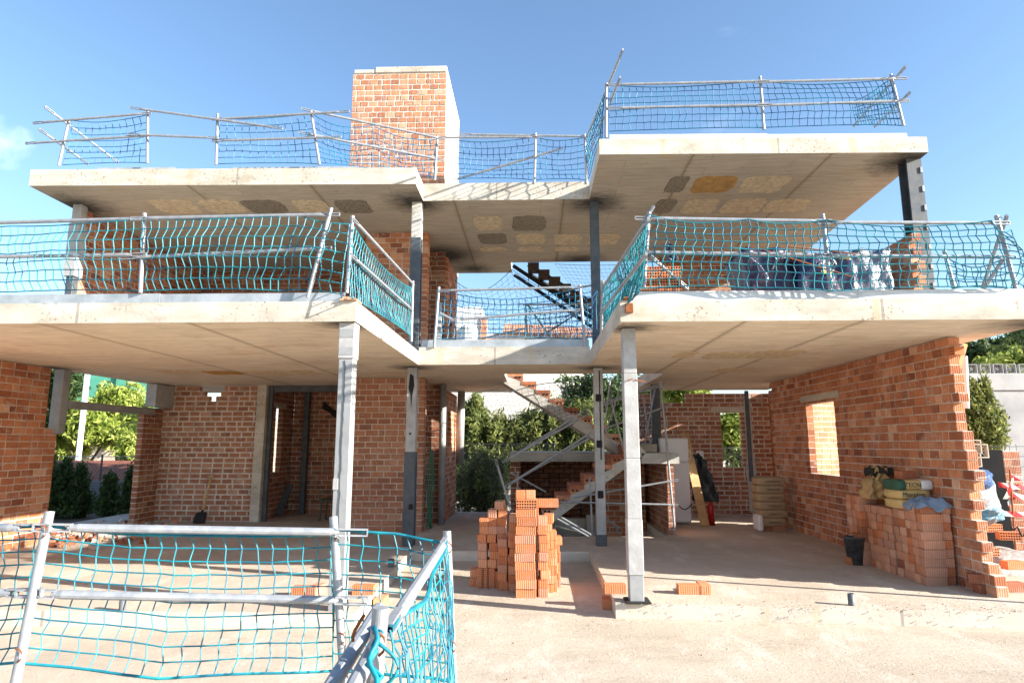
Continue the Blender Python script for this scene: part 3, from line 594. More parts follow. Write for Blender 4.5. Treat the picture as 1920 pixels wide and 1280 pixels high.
net('turquoise net across the front of the lower right slab', [(W(1215, 402, Y=6.45), W(1200, 541, Y=6.48)), (W(1405, 411, Y=6.44), W(1400, 540, Y=6.46)), (W(1550, 412, Y=6.44), W(1560, 546, Y=6.44)), (W(1860, 414, Y=6.44), W(1885, 540, Y=6.5)), (W(1897, 430, Y=6.5), W(1918, 552, Y=6.6))], cell=.094, bulge=-.12, sagt=.07, seed=5, zig=.015)
net('short turquoise net at the far corner of the lower right slab', [(W(1770, 480, Y=7.6), W(1785, 541, Y=7.6)), (W(1890, 480, Y=7.2), W(1900, 541, Y=7.2))], cell=.094, bulge=.05, sagt=.12, seed=6)
rails('short leaning rail stub at the far corner of the lower right slab', [(W(1790, 541, Y=7.7), W(1770, 470, Y=7.7))], [], hooks=False)
# -- upper left slab
Y = 9.55
rails('crooked rail of crossing tubes on the roof edge of the upper left slab', [(W(110, 311, Y=Y), W(129, 227, Y=Y)), (W(276, 306, Y=Y), W(277, 208, Y=Y)), (W(405, 309, Y=Y), W(408, 214, Y=Y)), (W(599, 309, Y=Y), W(583, 209, Y=Y))],
      [(W(62, 231, Y=9.5), W(284, 212, Y=9.5)), (W(48, 269, Y=9.5), W(282, 254, Y=9.5)), (W(245, 202, Y=9.5), W(530, 241, Y=9.5)), (W(240, 252, Y=9.48), W(410, 259, Y=9.5)), (W(398, 224, Y=9.52), W(655, 209, Y=9.5)), (W(398, 264, Y=9.52), W(640, 257, Y=9.5)), (W(84, 200, Y=9.3), W(222, 305, Y=10.6)), (W(73, 242, Y=9.3), W(166, 308, Y=10.4))])
rails('sloping rail stepping down from the upper left slab to the roof centre', [(W(815, 338, Y=10.4), W(820, 255, Y=10.4))], [(W(565, 204, Y=9.55), W(838, 262, Y=10.3)), (W(560, 248, Y=9.55), W(832, 300, Y=10.3))])
net('blue net at the far left corner of the upper left slab', [(W(135, 226, Y=9.6), W(118, 310, Y=9.6)), (W(275, 216, Y=9.6), W(276, 306, Y=9.6))], cell=.115, bulge=.08, sagt=.08, seed=7, mat=CORDB)
net('blue net left of the chimney on the upper left slab', [(W(411, 222, Y=9.6), W(408, 308, Y=9.6)), (W(583, 213, Y=9.6), W(598, 308, Y=9.6))], cell=.115, bulge=.08, sagt=.05, seed=8, mat=CORDB)
net('blue net in front of the brick chimney', [(W(588, 216, Y=9.6), W(602, 306, Y=9.65)), (W(700, 235, Y=9.9), W(700, 318, Y=9.9)), (W(818, 262, Y=10.35), W(815, 333, Y=10.35))], cell=.1, bulge=.22, sagt=.15, seed=9, mat=CORDB, jit=.02)
# -- roof centre
rails('two-bar rail over the central roof slab right of the chimney', [(W(1002, 345, Y=10.32), W(1004, 250, Y=10.32)), (W(1100, 345, Y=10.32), W(1096, 252, Y=10.32))], [(W(818, 258, Y=10.3), W(1015, 257, Y=10.3)), (W(862, 252, Y=10.35), W(1108, 256, Y=10.35)), (W(850, 338, Y=10.5), W(1055, 278, Y=10.3))])
net('blue net over the central roof slab right of the chimney', [(W(845, 262, Y=10.4), W(850, 336, Y=10.4)), (W(1003, 257, Y=10.38), W(1002, 338, Y=10.38)), (W(1096, 258, Y=10.38), W(1098, 338, Y=10.38))], cell=.105, bulge=.12, sagt=.06, seed=10, mat=CORDB)
# -- upper right
rails('steep rail climbing the side of the upper right slab with tubes sticking up', [(W(1136, 258, Y=8.72), W(1137, 157, Y=8.72))], [(W(1168, 93, Y=8.2), W(1098, 262, Y=10.3)), (W(1163, 145, Y=8.3), W(1101, 300, Y=10.3))])
net('blue net on the side of the upper right slab', [(W(1138, 165, Y=8.75), W(1128, 258, Y=8.75)), (W(1098, 258, Y=10.3), W(1103, 335, Y=10.3))], cell=.105, bulge=.04, sagt=.05, seed=12, mat=CORDB)
Y = 8.72
rails('two-bar rail on the front edge of the upper right slab', [(W(1432, 243, Y=8.78), W(1425, 144, Y=8.74)), (W(1694, 236, Y=8.78), W(1670, 140, Y=8.74))],
      [(W(1140, 159, Y=8.7), W(1445, 152, Y=8.7)), (W(1415, 154, Y=8.69), W(1700, 147, Y=8.69)), (W(1140, 203, Y=8.7), W(1445, 196, Y=8.7)), (W(1420, 198, Y=8.69), W(1705, 189, Y=8.69)), (W(1698, 125, Y=8.5), W(1600, 237, Y=10.6)), (W(1706, 174, Y=8.5), W(1640, 238, Y=10.2))])
net('blue net across the front of the upper right slab', [(W(1142, 160, Y=8.75), W(1142, 247, Y=8.8)), (W(1425, 152, Y=8.75), W(1432, 240, Y=8.8)), (W(1668, 149, Y=8.75), W(1692, 236, Y=8.8))], cell=.1, bulge=-.1, sagt=.07, seed=13, mat=CORDB)
net('blue net bunched at the far corner of the upper right slab', [(W(1670, 148, Y=8.8), W(1692, 236, Y=8.85)), (W(1600, 190, Y=10.2), W(1605, 235, Y=10.2))], cell=.1, bulge=.05, sagt=.05, seed=14, mat=CORDB)
# ------------------------------------------------------------ stair scaffold tubes
def T(name, label, segs, r=.022, group=None, mat=None):
    t = thing(name, label, 'scaffold tubes', segs[0][0], group)
    for a, b_ in segs:
        m = MB(); clamp_rail(m, a, b_, r, .12); m.build('tube', mat or GV, t)
    return t
y = 11.45
T('stair_railing', 'pair of tilted galvanised tubes railing the lower stair flight', [(W(929, 860, Y=y), W(960, 963, Y=y)), (W(942, 866, Y=y), W(1112, 771, Y=y)), (W(950, 862, Y=y+.05), W(1104, 765, Y=y+.05)), (W(948, 912, Y=y), W(1116, 806, Y=y)), (W(952, 908, Y=y+.04), W(1114, 816, Y=y+.04))])
T('stair_railing', 'galvanised tubes crossing behind the right hand white column', [(W(1132, 804, Y=11.6), W(1262, 757, Y=11.6)), (W(1132, 760, Y=11.6), W(1200, 733, Y=11.6)), (W(1144, 745, Y=11.5), W(1170, 845, Y=11.5)), (W(1145, 702, Y=12.5), W(1135, 797, Y=12.5)), (W(1198, 735, Y=11.7), W(1245, 722, Y=11.7)), (W(1132, 800, Y=12), W(1157, 845, Y=12))], .018)
T('stair_railing', 'low galvanised tube rail around the stair pit', [(W(1106, 893, Y=11.5), W(1111, 1009, Y=11.5)), (W(1034, 940, Y=11.45), W(1272, 946, Y=11.45)), (W(1063, 935, Y=11.42), W(1272, 899, Y=11.42)), (W(1034, 966, Y=11.9), W(1104, 1006, Y=11.7)), (W(1040, 962, Y=11.95), W(1108, 1002, Y=11.75)), (W(958, 886, Y=12.3), W(1024, 922, Y=12.3)), (W(971, 883, Y=12.2), W(970, 925, Y=12.2)), (W(1150, 975, Y=12.6), W(1160, 1000, Y=12.6)), (W(1130, 968, Y=12.5), W(1162, 990, Y=12.5))], .018)
T('stair_railing', 'tall thin galvanised post in front of the brick pier', [(W(1266, 1003, Y=11.5), W(1239, 715, Y=11.5))], .02)
net('dark drooping net beside the upper stair flight, below the bridge slab', [(W(893, 735, Y=12.4), W(965, 842, Y=12.4)), (W(958, 735, Y=12.4), W(985, 842, Y=12.4)), (W(1060, 715, Y=12.5), W(1075, 795, Y=12.5))], cell=.11, bulge=.1, sagt=-.05, sagb=.0, seed=21, mat=CORDD, r=.003, rope=.009, jit=.012)
net('dark fine net hanging over the upper steel stair', [(W(840, 515, Y=14.3), W(860, 625, Y=13.8)), (W(960, 505, Y=14.3), W(980, 625, Y=13.8)), (W(1180, 505, Y=14.3), W(1195, 628, Y=13.8))], cell=.13, bulge=.25, sagt=.5, sagb=0, seed=22, mat=CORDB, r=.003, jit=.02)
net('dark fine net stretched above the upper steel stair', [(W(1040, 495, Y=15.2), W(1120, 600, Y=14.6)), (W(1215, 495, Y=15.2), W(1215, 630, Y=14.6))], cell=.12, bulge=.1, sagt=.05, seed=23, mat=CORDD, r=.003, jit=.01)
T('stair_railing', 'tangled rail tubes behind the central bridge net', [(W(970, 571, Y=13), W(1110, 570, Y=13)), (W(985, 563, Y=13), W(989, 637, Y=13)), (W(990, 572, Y=13), W(1035, 637, Y=13.5)), (W(1000, 640, Y=12.8), W(1125, 560, Y=13)), (W(1050, 600, Y=12.8), W(1190, 522, Y=13)), (W(893, 637, Y=12.8), W(1000, 612, Y=12.8)), (W(1055, 545, Y=13.2), W(1190, 520, Y=13.2))], .02)
net('tangled blue net behind the central bridge rail', [(W(985, 572, Y=12.6), W(985, 636, Y=12.6)), (W(1060, 575, Y=12.6), W(1060, 636, Y=12.4)), (W(1195, 540, Y=12.2), W(1195, 630, Y=12.2))], cell=.1, bulge=.25, sagt=.1, seed=24, mat=CORDB, jit=.03)
# ------------------------------------------------------------ foreground fence
def ext(p, q, z=0.0):      # stretch a measured post down to the ground
    p = Vector(p); q = Vector(q); t = (z-p.z)/(q.z-p.z); return tuple(p+(q-p)*t)
P1t = W(93, 958, Y=3.3); P1b = ext(P1t, W(36, 1245, Y=3.22)); P2t = W(625, 968, Y=3.7); P2b = ext(P2t, W(641, 1215, Y=3.66)); P3t = W(838, 995, Y=3.72); P3b = ext(P3t, W(849, 1278, Y=3.68)); P4t = W(714, 1138, Y=1.88); P4b = ext(P4t, W(702, 1280, Y=1.88))
rails('galvanised tube barrier in the left foreground with two long horizontal rails', [(P1b, P1t), (P2b, P2t), (P3b, P3t), (P4b, P4t), (W(-420, 1500, Y=3.2), W(-420, 960, Y=3.2))],
      [(W(62, 988, Y=3.27), W(690, 998, Y=3.68)), (W(30, 1112, Y=3.25), W(690, 1126, Y=3.66)), (W(-480, 985, Y=3.22), W(95, 989, Y=3.28)), (W(-480, 1116, Y=3.22), W(80, 1110, Y=3.26)), (W(836, 1012, Y=3.68), W(728, 1180, Y=2.0)), (W(712, 1140, Y=2.15), W(600, 1320, Y=1.75)), (W(722, 1175, Y=2.08), W(640, 1330, Y=1.66))], group='tube barriers', pr=.0235, rr=.0225, cat='barrier')
net('bright blue net on the front run of the foreground barrier', [(W(-420, 990, Y=3.27), W(-450, 1290, Y=3.24)), (W(92, 986, Y=3.31), W(32, 1240, Y=3.25)), (W(330, 1003, Y=3.49), W(300, 1270, Y=3.38)), (W(620, 1002, Y=3.72), W(625, 1256, Y=3.67))], cell=.079, pin=1., bulge=.05, sagt=.01, sagb=.0, r=.0040, rope=.0075, seed=31, mat=CORDF, zig=.009, group='blue nets of the foreground barrier', jit=.006)
net('bright blue net between the middle posts of the foreground barrier', [(W(622, 992, Y=3.66), W(625, 1256, Y=3.62)), (W(740, 1000, Y=3.7), W(760, 1265, Y=3.6)), (W(836, 1018, Y=3.7), W(850, 1275, Y=3.6))], cell=.082, pin=.8, bulge=.05, sagt=.0, sagb=0, r=.0040, rope=.0085, seed=32, mat=CORDF, zig=.009, group='blue nets of the foreground barrier', jit=.006)
net('bright blue net sagging along the near side of the foreground barrier', [(W(836, 1015, Y=3.68), W(855, 1300, Y=3.66)), (W(800, 1120, Y=2.9), W(815, 1400, Y=2.9)), (W(727, 1180, Y=1.95), W(735, 1500, Y=1.95))], cell=.08, bulge=.03, sagt=.0, sagb=.0, r=.0036, rope=.010, seed=33, mat=CORDF, zig=.01, group='blue nets of the foreground barrier', jit=.01)
b = MB(); pts = [W(700+8*math.sin(i*.9), 1175+i*12, Y=1.86-.012*i) for i in range(12)]; b.tube(pts, .008, 6); b.tube([off(p, dx=.012*math.sin(i*1.8), dy=.01) for i, p in enumerate(pts)], .007, 6)
b.tube([W(702+45*math.sin(i/9*math.pi), 1200+i*11, Y=1.84) for i in range(10)], .005, 6); b.build('rope_knot', CORDF, None, True, tags=('knotted blue rope tied round the nearest barrier post', 'rope'))
b = MB(); b.tube([W(683+dx, 1152+dy, Y=1.9) for dx, dy in ((0, 0), (-8, 12), (-17, 28), (-22, 42), (-21, 50))], .005, 8); b.build('bent_hook', RUST, None, True, tags=('bent rusty rod wedged in the near barrier tubes', 'metal hook'))
# ------------------------------------------------------------ bricks (loose)
def brick_mesh(L=.235, D=.112, Hh=.098, holes='front', mat=BRF):
    b = MB(); x, y = L/2, D/2
    if holes is None:
        b.bevbox(-x, x, -y, y, 0, Hh, .0025); 
    else:
        # ring of sides, with perforated faces on +-y (real holes)
        def face(ysg):
            nx, nz = 8, 3; cw = L/nx; chh = Hh/nz
            for i in range(nx):
                for k in range(nz):
                    x0, x1, z0, z1 = -x+i*cw, -x+(i+1)*cw, k*chh, (k+1)*chh; cx, cz = (x0+x1)/2, (z0+z1)/2; rr = min(cw, chh)*.40; yy = ysg*y
                    cor = [(x1, yy, z1), (x0, yy, z1), (x0, yy, z0), (x1, yy, z0)]; ci = [(cx+rr*math.cos(a), yy, cz+rr*math.sin(a)) for a in [math.pi/4*q for q in range(8)]]; cd = [(p[0], yy-ysg*.054, p[2]) for p in ci]
                    v = cor+ci+cd; f = []
                    prs = [(3, 7, 0, 1), (0, 1, 2, 3), (1, 3, 4, 5), (2, 5, 6, 7)]
                    f += [(0, 5, 4, 4)[:3], (0, 6, 5), (0, 1, 6), (1, 7, 6), (1, 8, 7), (1, 2, 8), (2, 9, 8), (2, 10, 9), (2, 3, 10), (3, 11, 10), (3, 4, 11), (3, 0, 4)]
                    f += [(4+q, 4+(q+1) % 8, 12+(q+1) % 8, 12+q) for q in range(8)]
                    f += [tuple(12+q for q in range(8))]
                    if ysg > 0: f = [g[::-1] for g in f]
                    b.raw(v, f, 0, .4)
        face(-1); face(1)
        b.raw([(-x, -y, 0), (x, -y, 0), (x, y, 0), (-x, y, 0), (-x, -y, Hh), (x, -y, Hh), (x, y, Hh), (-x, y, Hh)], [(0, 3, 2, 1), (4, 5, 6, 7), (1, 2, 6, 5), (3, 0, 4, 7)], 0, .5)
    return b
BM = {}
for kind, h in (('plain', None), ('holed', 'front')):
    for j, m in enumerate((BRF, BRF, BRP, BRP, BRL) if h is None else (BRS,)*5):
        bb = brick_mesh(holes=h); rv = (.35, .7, .3, .75, .4)[j]; bb.r = [rv]*len(bb.r)
        ob = bb.build('hollow_brick', [m]); BM[kind, j] = ob.data; bpy.data.objects.remove(ob)
def brick(x, y, z, rz=0, kind='plain', v=None, label='', group=None, tilt=(0, 0)):
    v = random.randrange(2) if v is None else v
    o = bpy.data.objects.new('hollow_brick', BM[kind, v]); COL.objects.link(o); o.location = (x, y, z); o.rotation_euler = (tilt[0], tilt[1], rz); tag(o, label, 'brick', group); return o
BH = .1
def col_bricks(px, Y, z0, n, orient, nwide=1, label='', group='', pale=0, dx=None):
    w_ = .24 if orient == 'S' else .117; cx = W(px, 1000, Y=Y)[0]; d_ = .117 if orient == 'S' else .24
    for k in range(n):
        for i in range(nwide):
            x = cx+(i-(nwide-1)/2)*w_+random.uniform(-.014, .014)*(k > 0); rz = (0 if orient == 'S' else math.pi/2)+random.uniform(-.09, .09)
            brick(x, Y+d_/2+random.uniform(-.008, .008), z0+k*BH, rz, 'plain', random.choice((0, 0, 1, 1, 2)) if not pale else random.choice((2, 3, 0, 4)), label, group)
g = 'bricks of the freestanding pile in the middle bay'
lab = ('orange hollow brick in the tall right part of the pile in the middle bay', 'orange hollow brick in the low left part of the pile in the middle bay')
gl, gr = 'bricks in the low left part of the middle pile', 'bricks in the tall right part of the middle pile'
cx = lambda px: 600+px/2.723
col_bricks(cx(1050), 7.62, 0, 10, 'S', 1, lab[0], gr); col_bricks(cx(1062), 7.75, 0, 11, 'S', 1, lab[0], gr)
col_bricks(cx(1140), 7.66, 0, 9, 'H', 1, lab[0], gr); col_bricks(cx(1165), 7.90, 0, 9, 'H', 1, lab[0], gr)
col_bricks(cx(1185), 7.92+.02, 0, 7, 'H', 1, lab[0], gr); col_bricks(cx(1205), 8.2, 0, 6, 'H', 1, lab[0], gr)
col_bricks(cx(993), 7.9, 0, 9, 'H', 1, lab[0], gr)
zt = 10*BH
xb = W(cx(1050), 1000, Y=7.62)[0]
brick(xb+.01, 7.67, zt, 0, 'holed', 0, 'hollow brick showing rows of round holes near the top of the tall brick pile')
brick(xb+.27, 7.82, zt-.0-BH*.0, .05, 'plain', 0, 'brick lying crosswise at the right of the pile top')
brick(xb-.06, 7.8, zt+BH, 1.57, 'plain', 0, 'left one of the two bricks crowning the tall brick pile'); brick(xb+.06, 7.8, zt+BH, 1.57, 'plain', 1, 'right one of the two bricks crowning the tall brick pile')
# left part: standing bricks, then headers
for i, px in enumerate((820, 845, 872)):
    o = brick(W(cx(px), 1000, Y=8.1)[0], 8.16, 0, 0, 'plain', 0, lab[1], gl); o.rotation_euler = (0, math.pi/2, 0); o.location.z = .1175; o.location.x -= .049
col_bricks(cx(880), 8.12, .237, 6, 'H', 3, lab[1], gl); col_bricks(cx(905), 8.12, .237+.6, 1, 'H', 2, lab[1], gl); col_bricks(cx(917), 8.12, .237+.7, 1, 'H', 1, lab[1], gl)
for i in range(1): col_bricks(cx(960), 8.0, 0, 6, 'H', 2, lab[1], gl)
col_bricks(cx(900), 8.12, 0, 2, 'H', 1, lab[1], gl); col_bricks(cx(930), 8.12, 0, 2, 'H', 1, lab[1], gl)
col_bricks(cx(788), 8.2, 0, 2, 'H', 1, 'hollow brick at the far left foot of the middle pile', 'bricks at the left foot of the middle pile')
# loose bricks on the floor
def lb(px, py, z, rz, label, kind='plain', v=0, group=None, tilt=(0, 0), dz=0):
    p = W(px, py, Z=z); return brick(p[0], p[1]+.05, z+dz, rz, kind, v, label, group, tilt)
lb(1293, 1114, .15, 0, 'orange brick lying lengthwise on the right floor slab'); lb(1322, 1112, .15, 1.52, 'orange brick turned endwise beside another on the right floor slab', v=1)
lb(1154, 1113, .15, 0, 'orange brick lying on the corner edge of the right floor slab'); lb(1140, 1140, 0, 1.5, 'brick leaning below the left edge of the right floor slab', 'holed')
lb(566, 1118, .15, .0, 'orange brick on the left floor slab behind the foreground net'); lb(590, 1116, .15, 1.4, 'brick turned endwise on the left floor slab behind the foreground net', v=2)
lb(680, 1115, .15, 0, 'orange brick on the corner of the left floor slab'); lb(712, 1138, 0, 1.57, 'brick on the ground below the corner of the left floor slab', v=1, kind='holed')
lb(1858, 1113, .15, .05, 'dark red brick on the ground at the foot of the right wall end', v=4); lb(1906, 1110, .15, .1, 'last dark red brick out from the right wall end', v=4); lb(1848, 1113, .15, -.45, 'dark red brick resting on another at the right wall end', v=4, dz=.1); lb(1830, 1100, .15, -.1, 'dark red brick against the base of the right wall end', v=4)
# stacks against the right wall
gs = 'bricks stacked against the right wall'
def stack(x0, y0, nx, ny, n, lab, grp, orient='H'):
    for k in range(n):
        for i in range(nx):
            for j in range(ny):
                bw, bd = (.117, .24) if orient == 'H' else (.24, .117)
                brick(x0+(i+.5)*bw+random.uniform(-.014, .014), y0+(j+.5)*bd+random.uniform(-.010, .010), .15+k*BH, (math.pi/2 if orient == 'H' else 0)+random.uniform(-.03, .03), 'plain', random.choice((2, 2, 3, 3, 0, 4)), lab, grp)
stack(4.50, 7.70, 1, 5, 9, 'pale hollow brick in the nearest stack against the right wall', 'bricks of the nearest stack by the right wall', 'S')
stack(4.74, 7.73, 1, 2, 9, 'pale hollow brick in the nearest stack against the right wall', 'bricks of the nearest stack by the right wall', 'H')
stack(4.48, 8.31, 1, 5, 8, 'pale hollow brick in the middle stack against the right wall', 'bricks of the middle stack by the right wall', 'S')
stack(4.40, 8.92, 1, 3, 9, 'pale hollow brick in the farthest stack against the right wall', 'bricks of the farthest stack by the right wall', 'S')
stack(4.64, 8.93, 1, 1, 10, 'pale hollow brick in the farthest stack against the right wall', 'bricks of the farthest stack by the right wall', 'H')
stack(4.22, 8.95, 1, 1, 1, 'lone low brick at the left foot of the farthest wall stack', None, 'S')
# honeycomb bricks on the upper right deck
gh = 'perforated bricks on the lower right deck corner'
hx = W(1197, 510, Y=6.9)[0]+.12
for k in range(5):
    for i in range(2):
        brick(hx+i*.237, 6.96, T1+k*.099+.01, random.uniform(-.02, .02), 'holed', 0, 'perforated brick stacked on the near left corner of the lower right deck', gh)
# ------------------------------------------------------------ soft lumps: sacks, cloth, tarps
def lump(name, c, sz, mat, label=None, cat=None, group=None, n=14, e=.45, seed=0, amp=.08, rz=0, parent=None, squash=None):
    rg = random.Random(seed); ph = [rg.uniform(0, 6.28) for _ in range(12)]; v = []; f = []
    nu, nv = n*2, n
    for j in range(nv+1):
        th = -math.pi/2+math.pi*j/nv
        for i in range(nu):
            a = 2*math.pi*i/nu; ct = math.copysign(abs(math.cos(th))**e, math.cos(th)); st_ = math.copysign(abs(math.sin(th))**e, math.sin(th)); ca = math.copysign(abs(math.cos(a))**e, math.cos(a)); sa = math.copysign(abs(math.sin(a))**e, math.sin(a))
            k = 1+amp*(math.sin(3*a+ph[0]+2*th)+.7*math.sin(7*a+ph[1]-3*th)+.5*math.sin(13*a+5*th+ph[2])+.5*math.sin(9*th+ph[3]+2*a))
            x, y, z = ct*ca*sz[0]*k, ct*sa*sz[1]*k, st_*sz[2]*(1+amp*.6*math.sin(5*a+ph[4]))
            if squash and z < 0: z = max(z, -squash)
            v.append((c[0]+x*math.cos(rz)-y*math.sin(rz), c[1]+x*math.sin(rz)+y*math.cos(rz), c[2]+z))
    f = [(j*nu+i, j*nu+(i+1) % nu, (j+1)*nu+(i+1) % nu, (j+1)*nu+i) for j in range(nv) for i in range(nu)]
    o = up_mesh(name, v, f, mat, smooth=True, parent=parent)
    if label: tag(o, label, cat, group)
    return o
def crumple(name, x0, x1, y0, y1, z0, z1, mat, seed, amp=.03, shear=0, n=16, label=None, cat=None, top=1.):
    rg = np.random.default_rng(seed); ph = rg.uniform(0, 6.28, 12); v = []; f = []; key = {}
    def vt(i, j, k):
        if (i, j, k) not in key:
            u, w_, t = i/n, j/n, k/n; cx_, cy_ = (u-.5)*2, (w_-.5)*2; tp = 1-(1-top)*t
            x = x0+(x1-x0)*(.5+cx_*.5*tp)+shear*t; y_ = y0+(y1-y0)*(.5+cy_*.5*tp); z = z0+(z1-z0)*t
            q = amp*(math.sin(11*u+7*t+ph[0])+math.sin(17*t-9*u+ph[1])+.7*math.sin(23*w_+13*t+ph[2])+.5*math.sin(37*u+29*t+ph[3]))
            key[i, j, k] = len(v); v.append((x+q*cx_*.6, y_+q*(cy_ if abs(cy_) > .9 else .3)+.4*amp*math.sin(31*u-19*t+ph[4]), z+q*.7*t))
        return key[i, j, k]
    for a_ in range(n):
        for c_ in range(n):
            f += [(vt(a_, 0, c_), vt(a_+1, 0, c_), vt(a_+1, 0, c_+1), vt(a_, 0, c_+1)), (vt(a_, n, c_), vt(a_, n, c_+1), vt(a_+1, n, c_+1), vt(a_+1, n, c_)),
                  (vt(0, a_, c_), vt(0, a_, c_+1), vt(0, a_+1, c_+1), vt(0, a_+1, c_)), (vt(n, a_, c_), vt(n, a_+1, c_), vt(n, a_+1, c_+1), vt(n, a_, c_+1)), (vt(a_, c_, n), vt(a_+1, c_, n), vt(a_+1, c_+1, n), vt(a_, c_+1, n))]
    o = up_mesh(name, v, f, mat, smooth=True); tag(o, label, cat); return o
SACK = m_plain('kraft_paper', (.42, .29, .17), .85, 0, .2, 6, .4); SACKY = m_plain('yellow_kraft_paper', (.62, .43, .18), .8, 0, .2, 5, .3); SACKP = m_plain('printed_green_end', (.03, .10, .06), .7, bump=0); WHT = m_plain('white_plastic', (.75, .75, .76), .5, 0, .15, 4, .1)
INK = m_plain('black_ink', (.03, .03, .03), .7, bump=0)
def text(s, loc, size, rot, mat, parent, ext_=.0005, name='lettering'):
    cu = bpy.data.curves.new(name, 'FONT'); cu.body = s; cu.size = size; cu.extrude = ext_; cu.align_x = 'CENTER'; cu.align_y = 'CENTER'; cu.materials.append(mat)
    tmp = bpy.data.objects.new(name, cu); me = bpy.data.meshes.new_from_object(tmp); bpy.data.objects.remove(tmp); o = bpy.data.objects.new(name, me); COL.objects.link(o); o.rotation_euler = rot; o.parent = parent; o.location = Vector(loc); return o
sx, sy = 4.44, 12.35
for i in range(2): brick(sx-.12+i*.24, sy-.05, .15, 0, 'plain', 4, 'dark red brick carrying the pile of cement sacks', 'bricks under the cement sacks')
for k in range(6):
    o = lump('cement_sack', (sx+random.uniform(-.02, .02), sy, .25+.075+k*.147), (.27, .19, .078), SACK, ['bottom', 'second lowest', 'third lowest', 'third from the top', 'second from the top', 'topmost'][k]+' brown paper cement sack in the pile by the right wall', 'sack', 'cement sacks piled by the right wall', seed=k, amp=.018, e=.32, rz=random.uniform(-.06, .06))
    text('CEMENTO', (sx+.02, sy-.198, .25+.07+k*.147), .055, (math.pi/2, 0, 0), INK, o)
b = MB(); b.bevbox(sx-.30, sx-.2, sy-.22, sy+.1, .16, .45, .03); b.build('plastic_scrap', WHT, None, tags=('crumpled white plastic under the left of the cement sacks', 'plastic sheet'))
# bagged mortar on the brick stack
yy = 8.5
for k, (lb_, tx) in enumerate((('lowest yellow mortar bag on the brick stack', ''), ('middle yellow mortar bag on the brick stack', 'Morplast'), ('top mortar bag with a dark green end on the brick stack', 'TECN'))):
    p = W(1700, (973, 957, 937)[k], Y=8.2)
    o = lump('mortar_bag', (4.66, 8.22, .96+.065+k*.115), (.215, .19, .062), SACKY, lb_, 'bag', seed=20+k, amp=.02, e=.4)
    if tx: text(tx, (4.63, 8.022, .96+.065+k*.115), .075, (math.pi/2, 0, 0), INK, o)
    if k == 2: 
        q = lump('printed_panel', (4.80, 8.20, .96+.065+k*.115), (.085, .185, .0645), WHT, seed=22, amp=.01, e=.4); q.parent = o
        q = lump('printed_panel', (4.50, 8.20, .96+.065+k*.115), (.062, .185, .0645), SACKP, seed=22, amp=.01, e=.4); q.parent = o
def drape(name, label, cat, x0, x1, y0, y1, z, mat, seed=0, drop=.18, group=None, amp=.02, fall=.05):
    rg = np.random.default_rng(seed); ph = rg.uniform(0, 6.28, 8); N = 36; v = []
    for j in range(N+1):
        for i in range(N+1):
            u, w2 = i/N, j/N; x = x0+(x1-x0)*u; yq = y0+(y1-y0)*w2
            e = max(0, (.22-min(u, 1-u, w2, 1-w2))/.22)
            zz = z+amp*(math.sin(9*u+ph[0]+4*w2)+math.sin(14*w2+ph[1]+5*u)+.6*math.sin(22*u-9*w2+ph[2])+.4*math.sin(31*w2+17*u+ph[3]))-drop*e**1.6*(1+.3*math.sin(12*(u+w2)+ph[4]))
            v.append((x+fall*e*math.sin(10*w2+ph[5])*.4, yq+fall*e*math.sin(11*u+ph[6])*.4, zz))
    f = [(j*(N+1)+i, j*(N+1)+i+1, (j+1)*(N+1)+i+1, (j+1)*(N+1)+i) for j in range(N) for i in range(N)]
    o = up_mesh(name, v, f, mat, smooth=True); md = o.modifiers.new('s', 'SOLIDIFY'); md.thickness = .006; tag(o, label, cat, group); return o
JEAN = m_plain('faded_blue_cloth', (.20, .27, .38), .9, 0, .3, 9, .4); TANC = m_plain('ochre_cloth', (.55, .36, .16), .9, 0, .35, 7, .5); DKC = m_plain('black_cloth', (.03, .028, .025), .9, bump=.3)
drape('cloth', 'crumpled faded blue jacket lying on the nearest brick stack', 'clothing', 4.46, 4.86, 7.66, 7.98, 1.10, JEAN, 3, .08, amp=.016)
crumple('work_jacket', 4.44, 4.68, 8.72, 9.0, 1.03, 1.42, TANC, 5, .022, .10, 14, 'ochre work jacket hung on the farthest brick stack', 'clothing', top=.6)
drape('cap', 'black cloth lying over the ochre jacket', 'clothing', 4.52, 4.84, 8.72, 9.0, 1.42, DKC, 6, .06, amp=.02)
brick(4.66, 8.22, .96+.36, .35, 'plain', 4, 'reddish brick weighing down the top mortar bag')
brick(4.62, 9.0, 1.15, 1.5, 'plain', 4, 'dark brick on top of the farthest wall stack')
# bucket
BUK = m_plain('black_rubber', (.03, .035, .042), .6, 0, .3, 8, .2, c2=(.12, .12, .13)); bp = W(1612, 1060, Z=.15)
b = MB(); n = 24; v = []
for (r_, z_) in ((.095, .0), (.13, .34), (.142, .34), (.142, .36), (.122, .36), (.085, .02)): v += [(bp[0]+r_*math.cos(a*2*math.pi/n), bp[1]+.1+r_*math.sin(a*2*math.pi/n), .15+z_) for a in range(n)]
b.raw(v, [(j*n+i, j*n+(i+1) % n, (j+1)*n+(i+1) % n, (j+1)*n+i) for j in range(5) for i in range(n)]+[tuple(range(n))[::-1], tuple(range(5*n, 6*n))])
t = thing('bucket', 'black rubber builder bucket beside the farthest brick stack', 'bucket', (bp[0], bp[1]+.1, .15)); b.build('pail', BUK, t, True)
b = MB(); b.tube([(bp[0]-.14*math.cos(a), bp[1]+.1-.10*math.sin(a)*.6, .49+.08*math.sin(a)) for a in [i*math.pi/10 for i in range(11)]], .005, 6); b.build('handle', RUST, t)
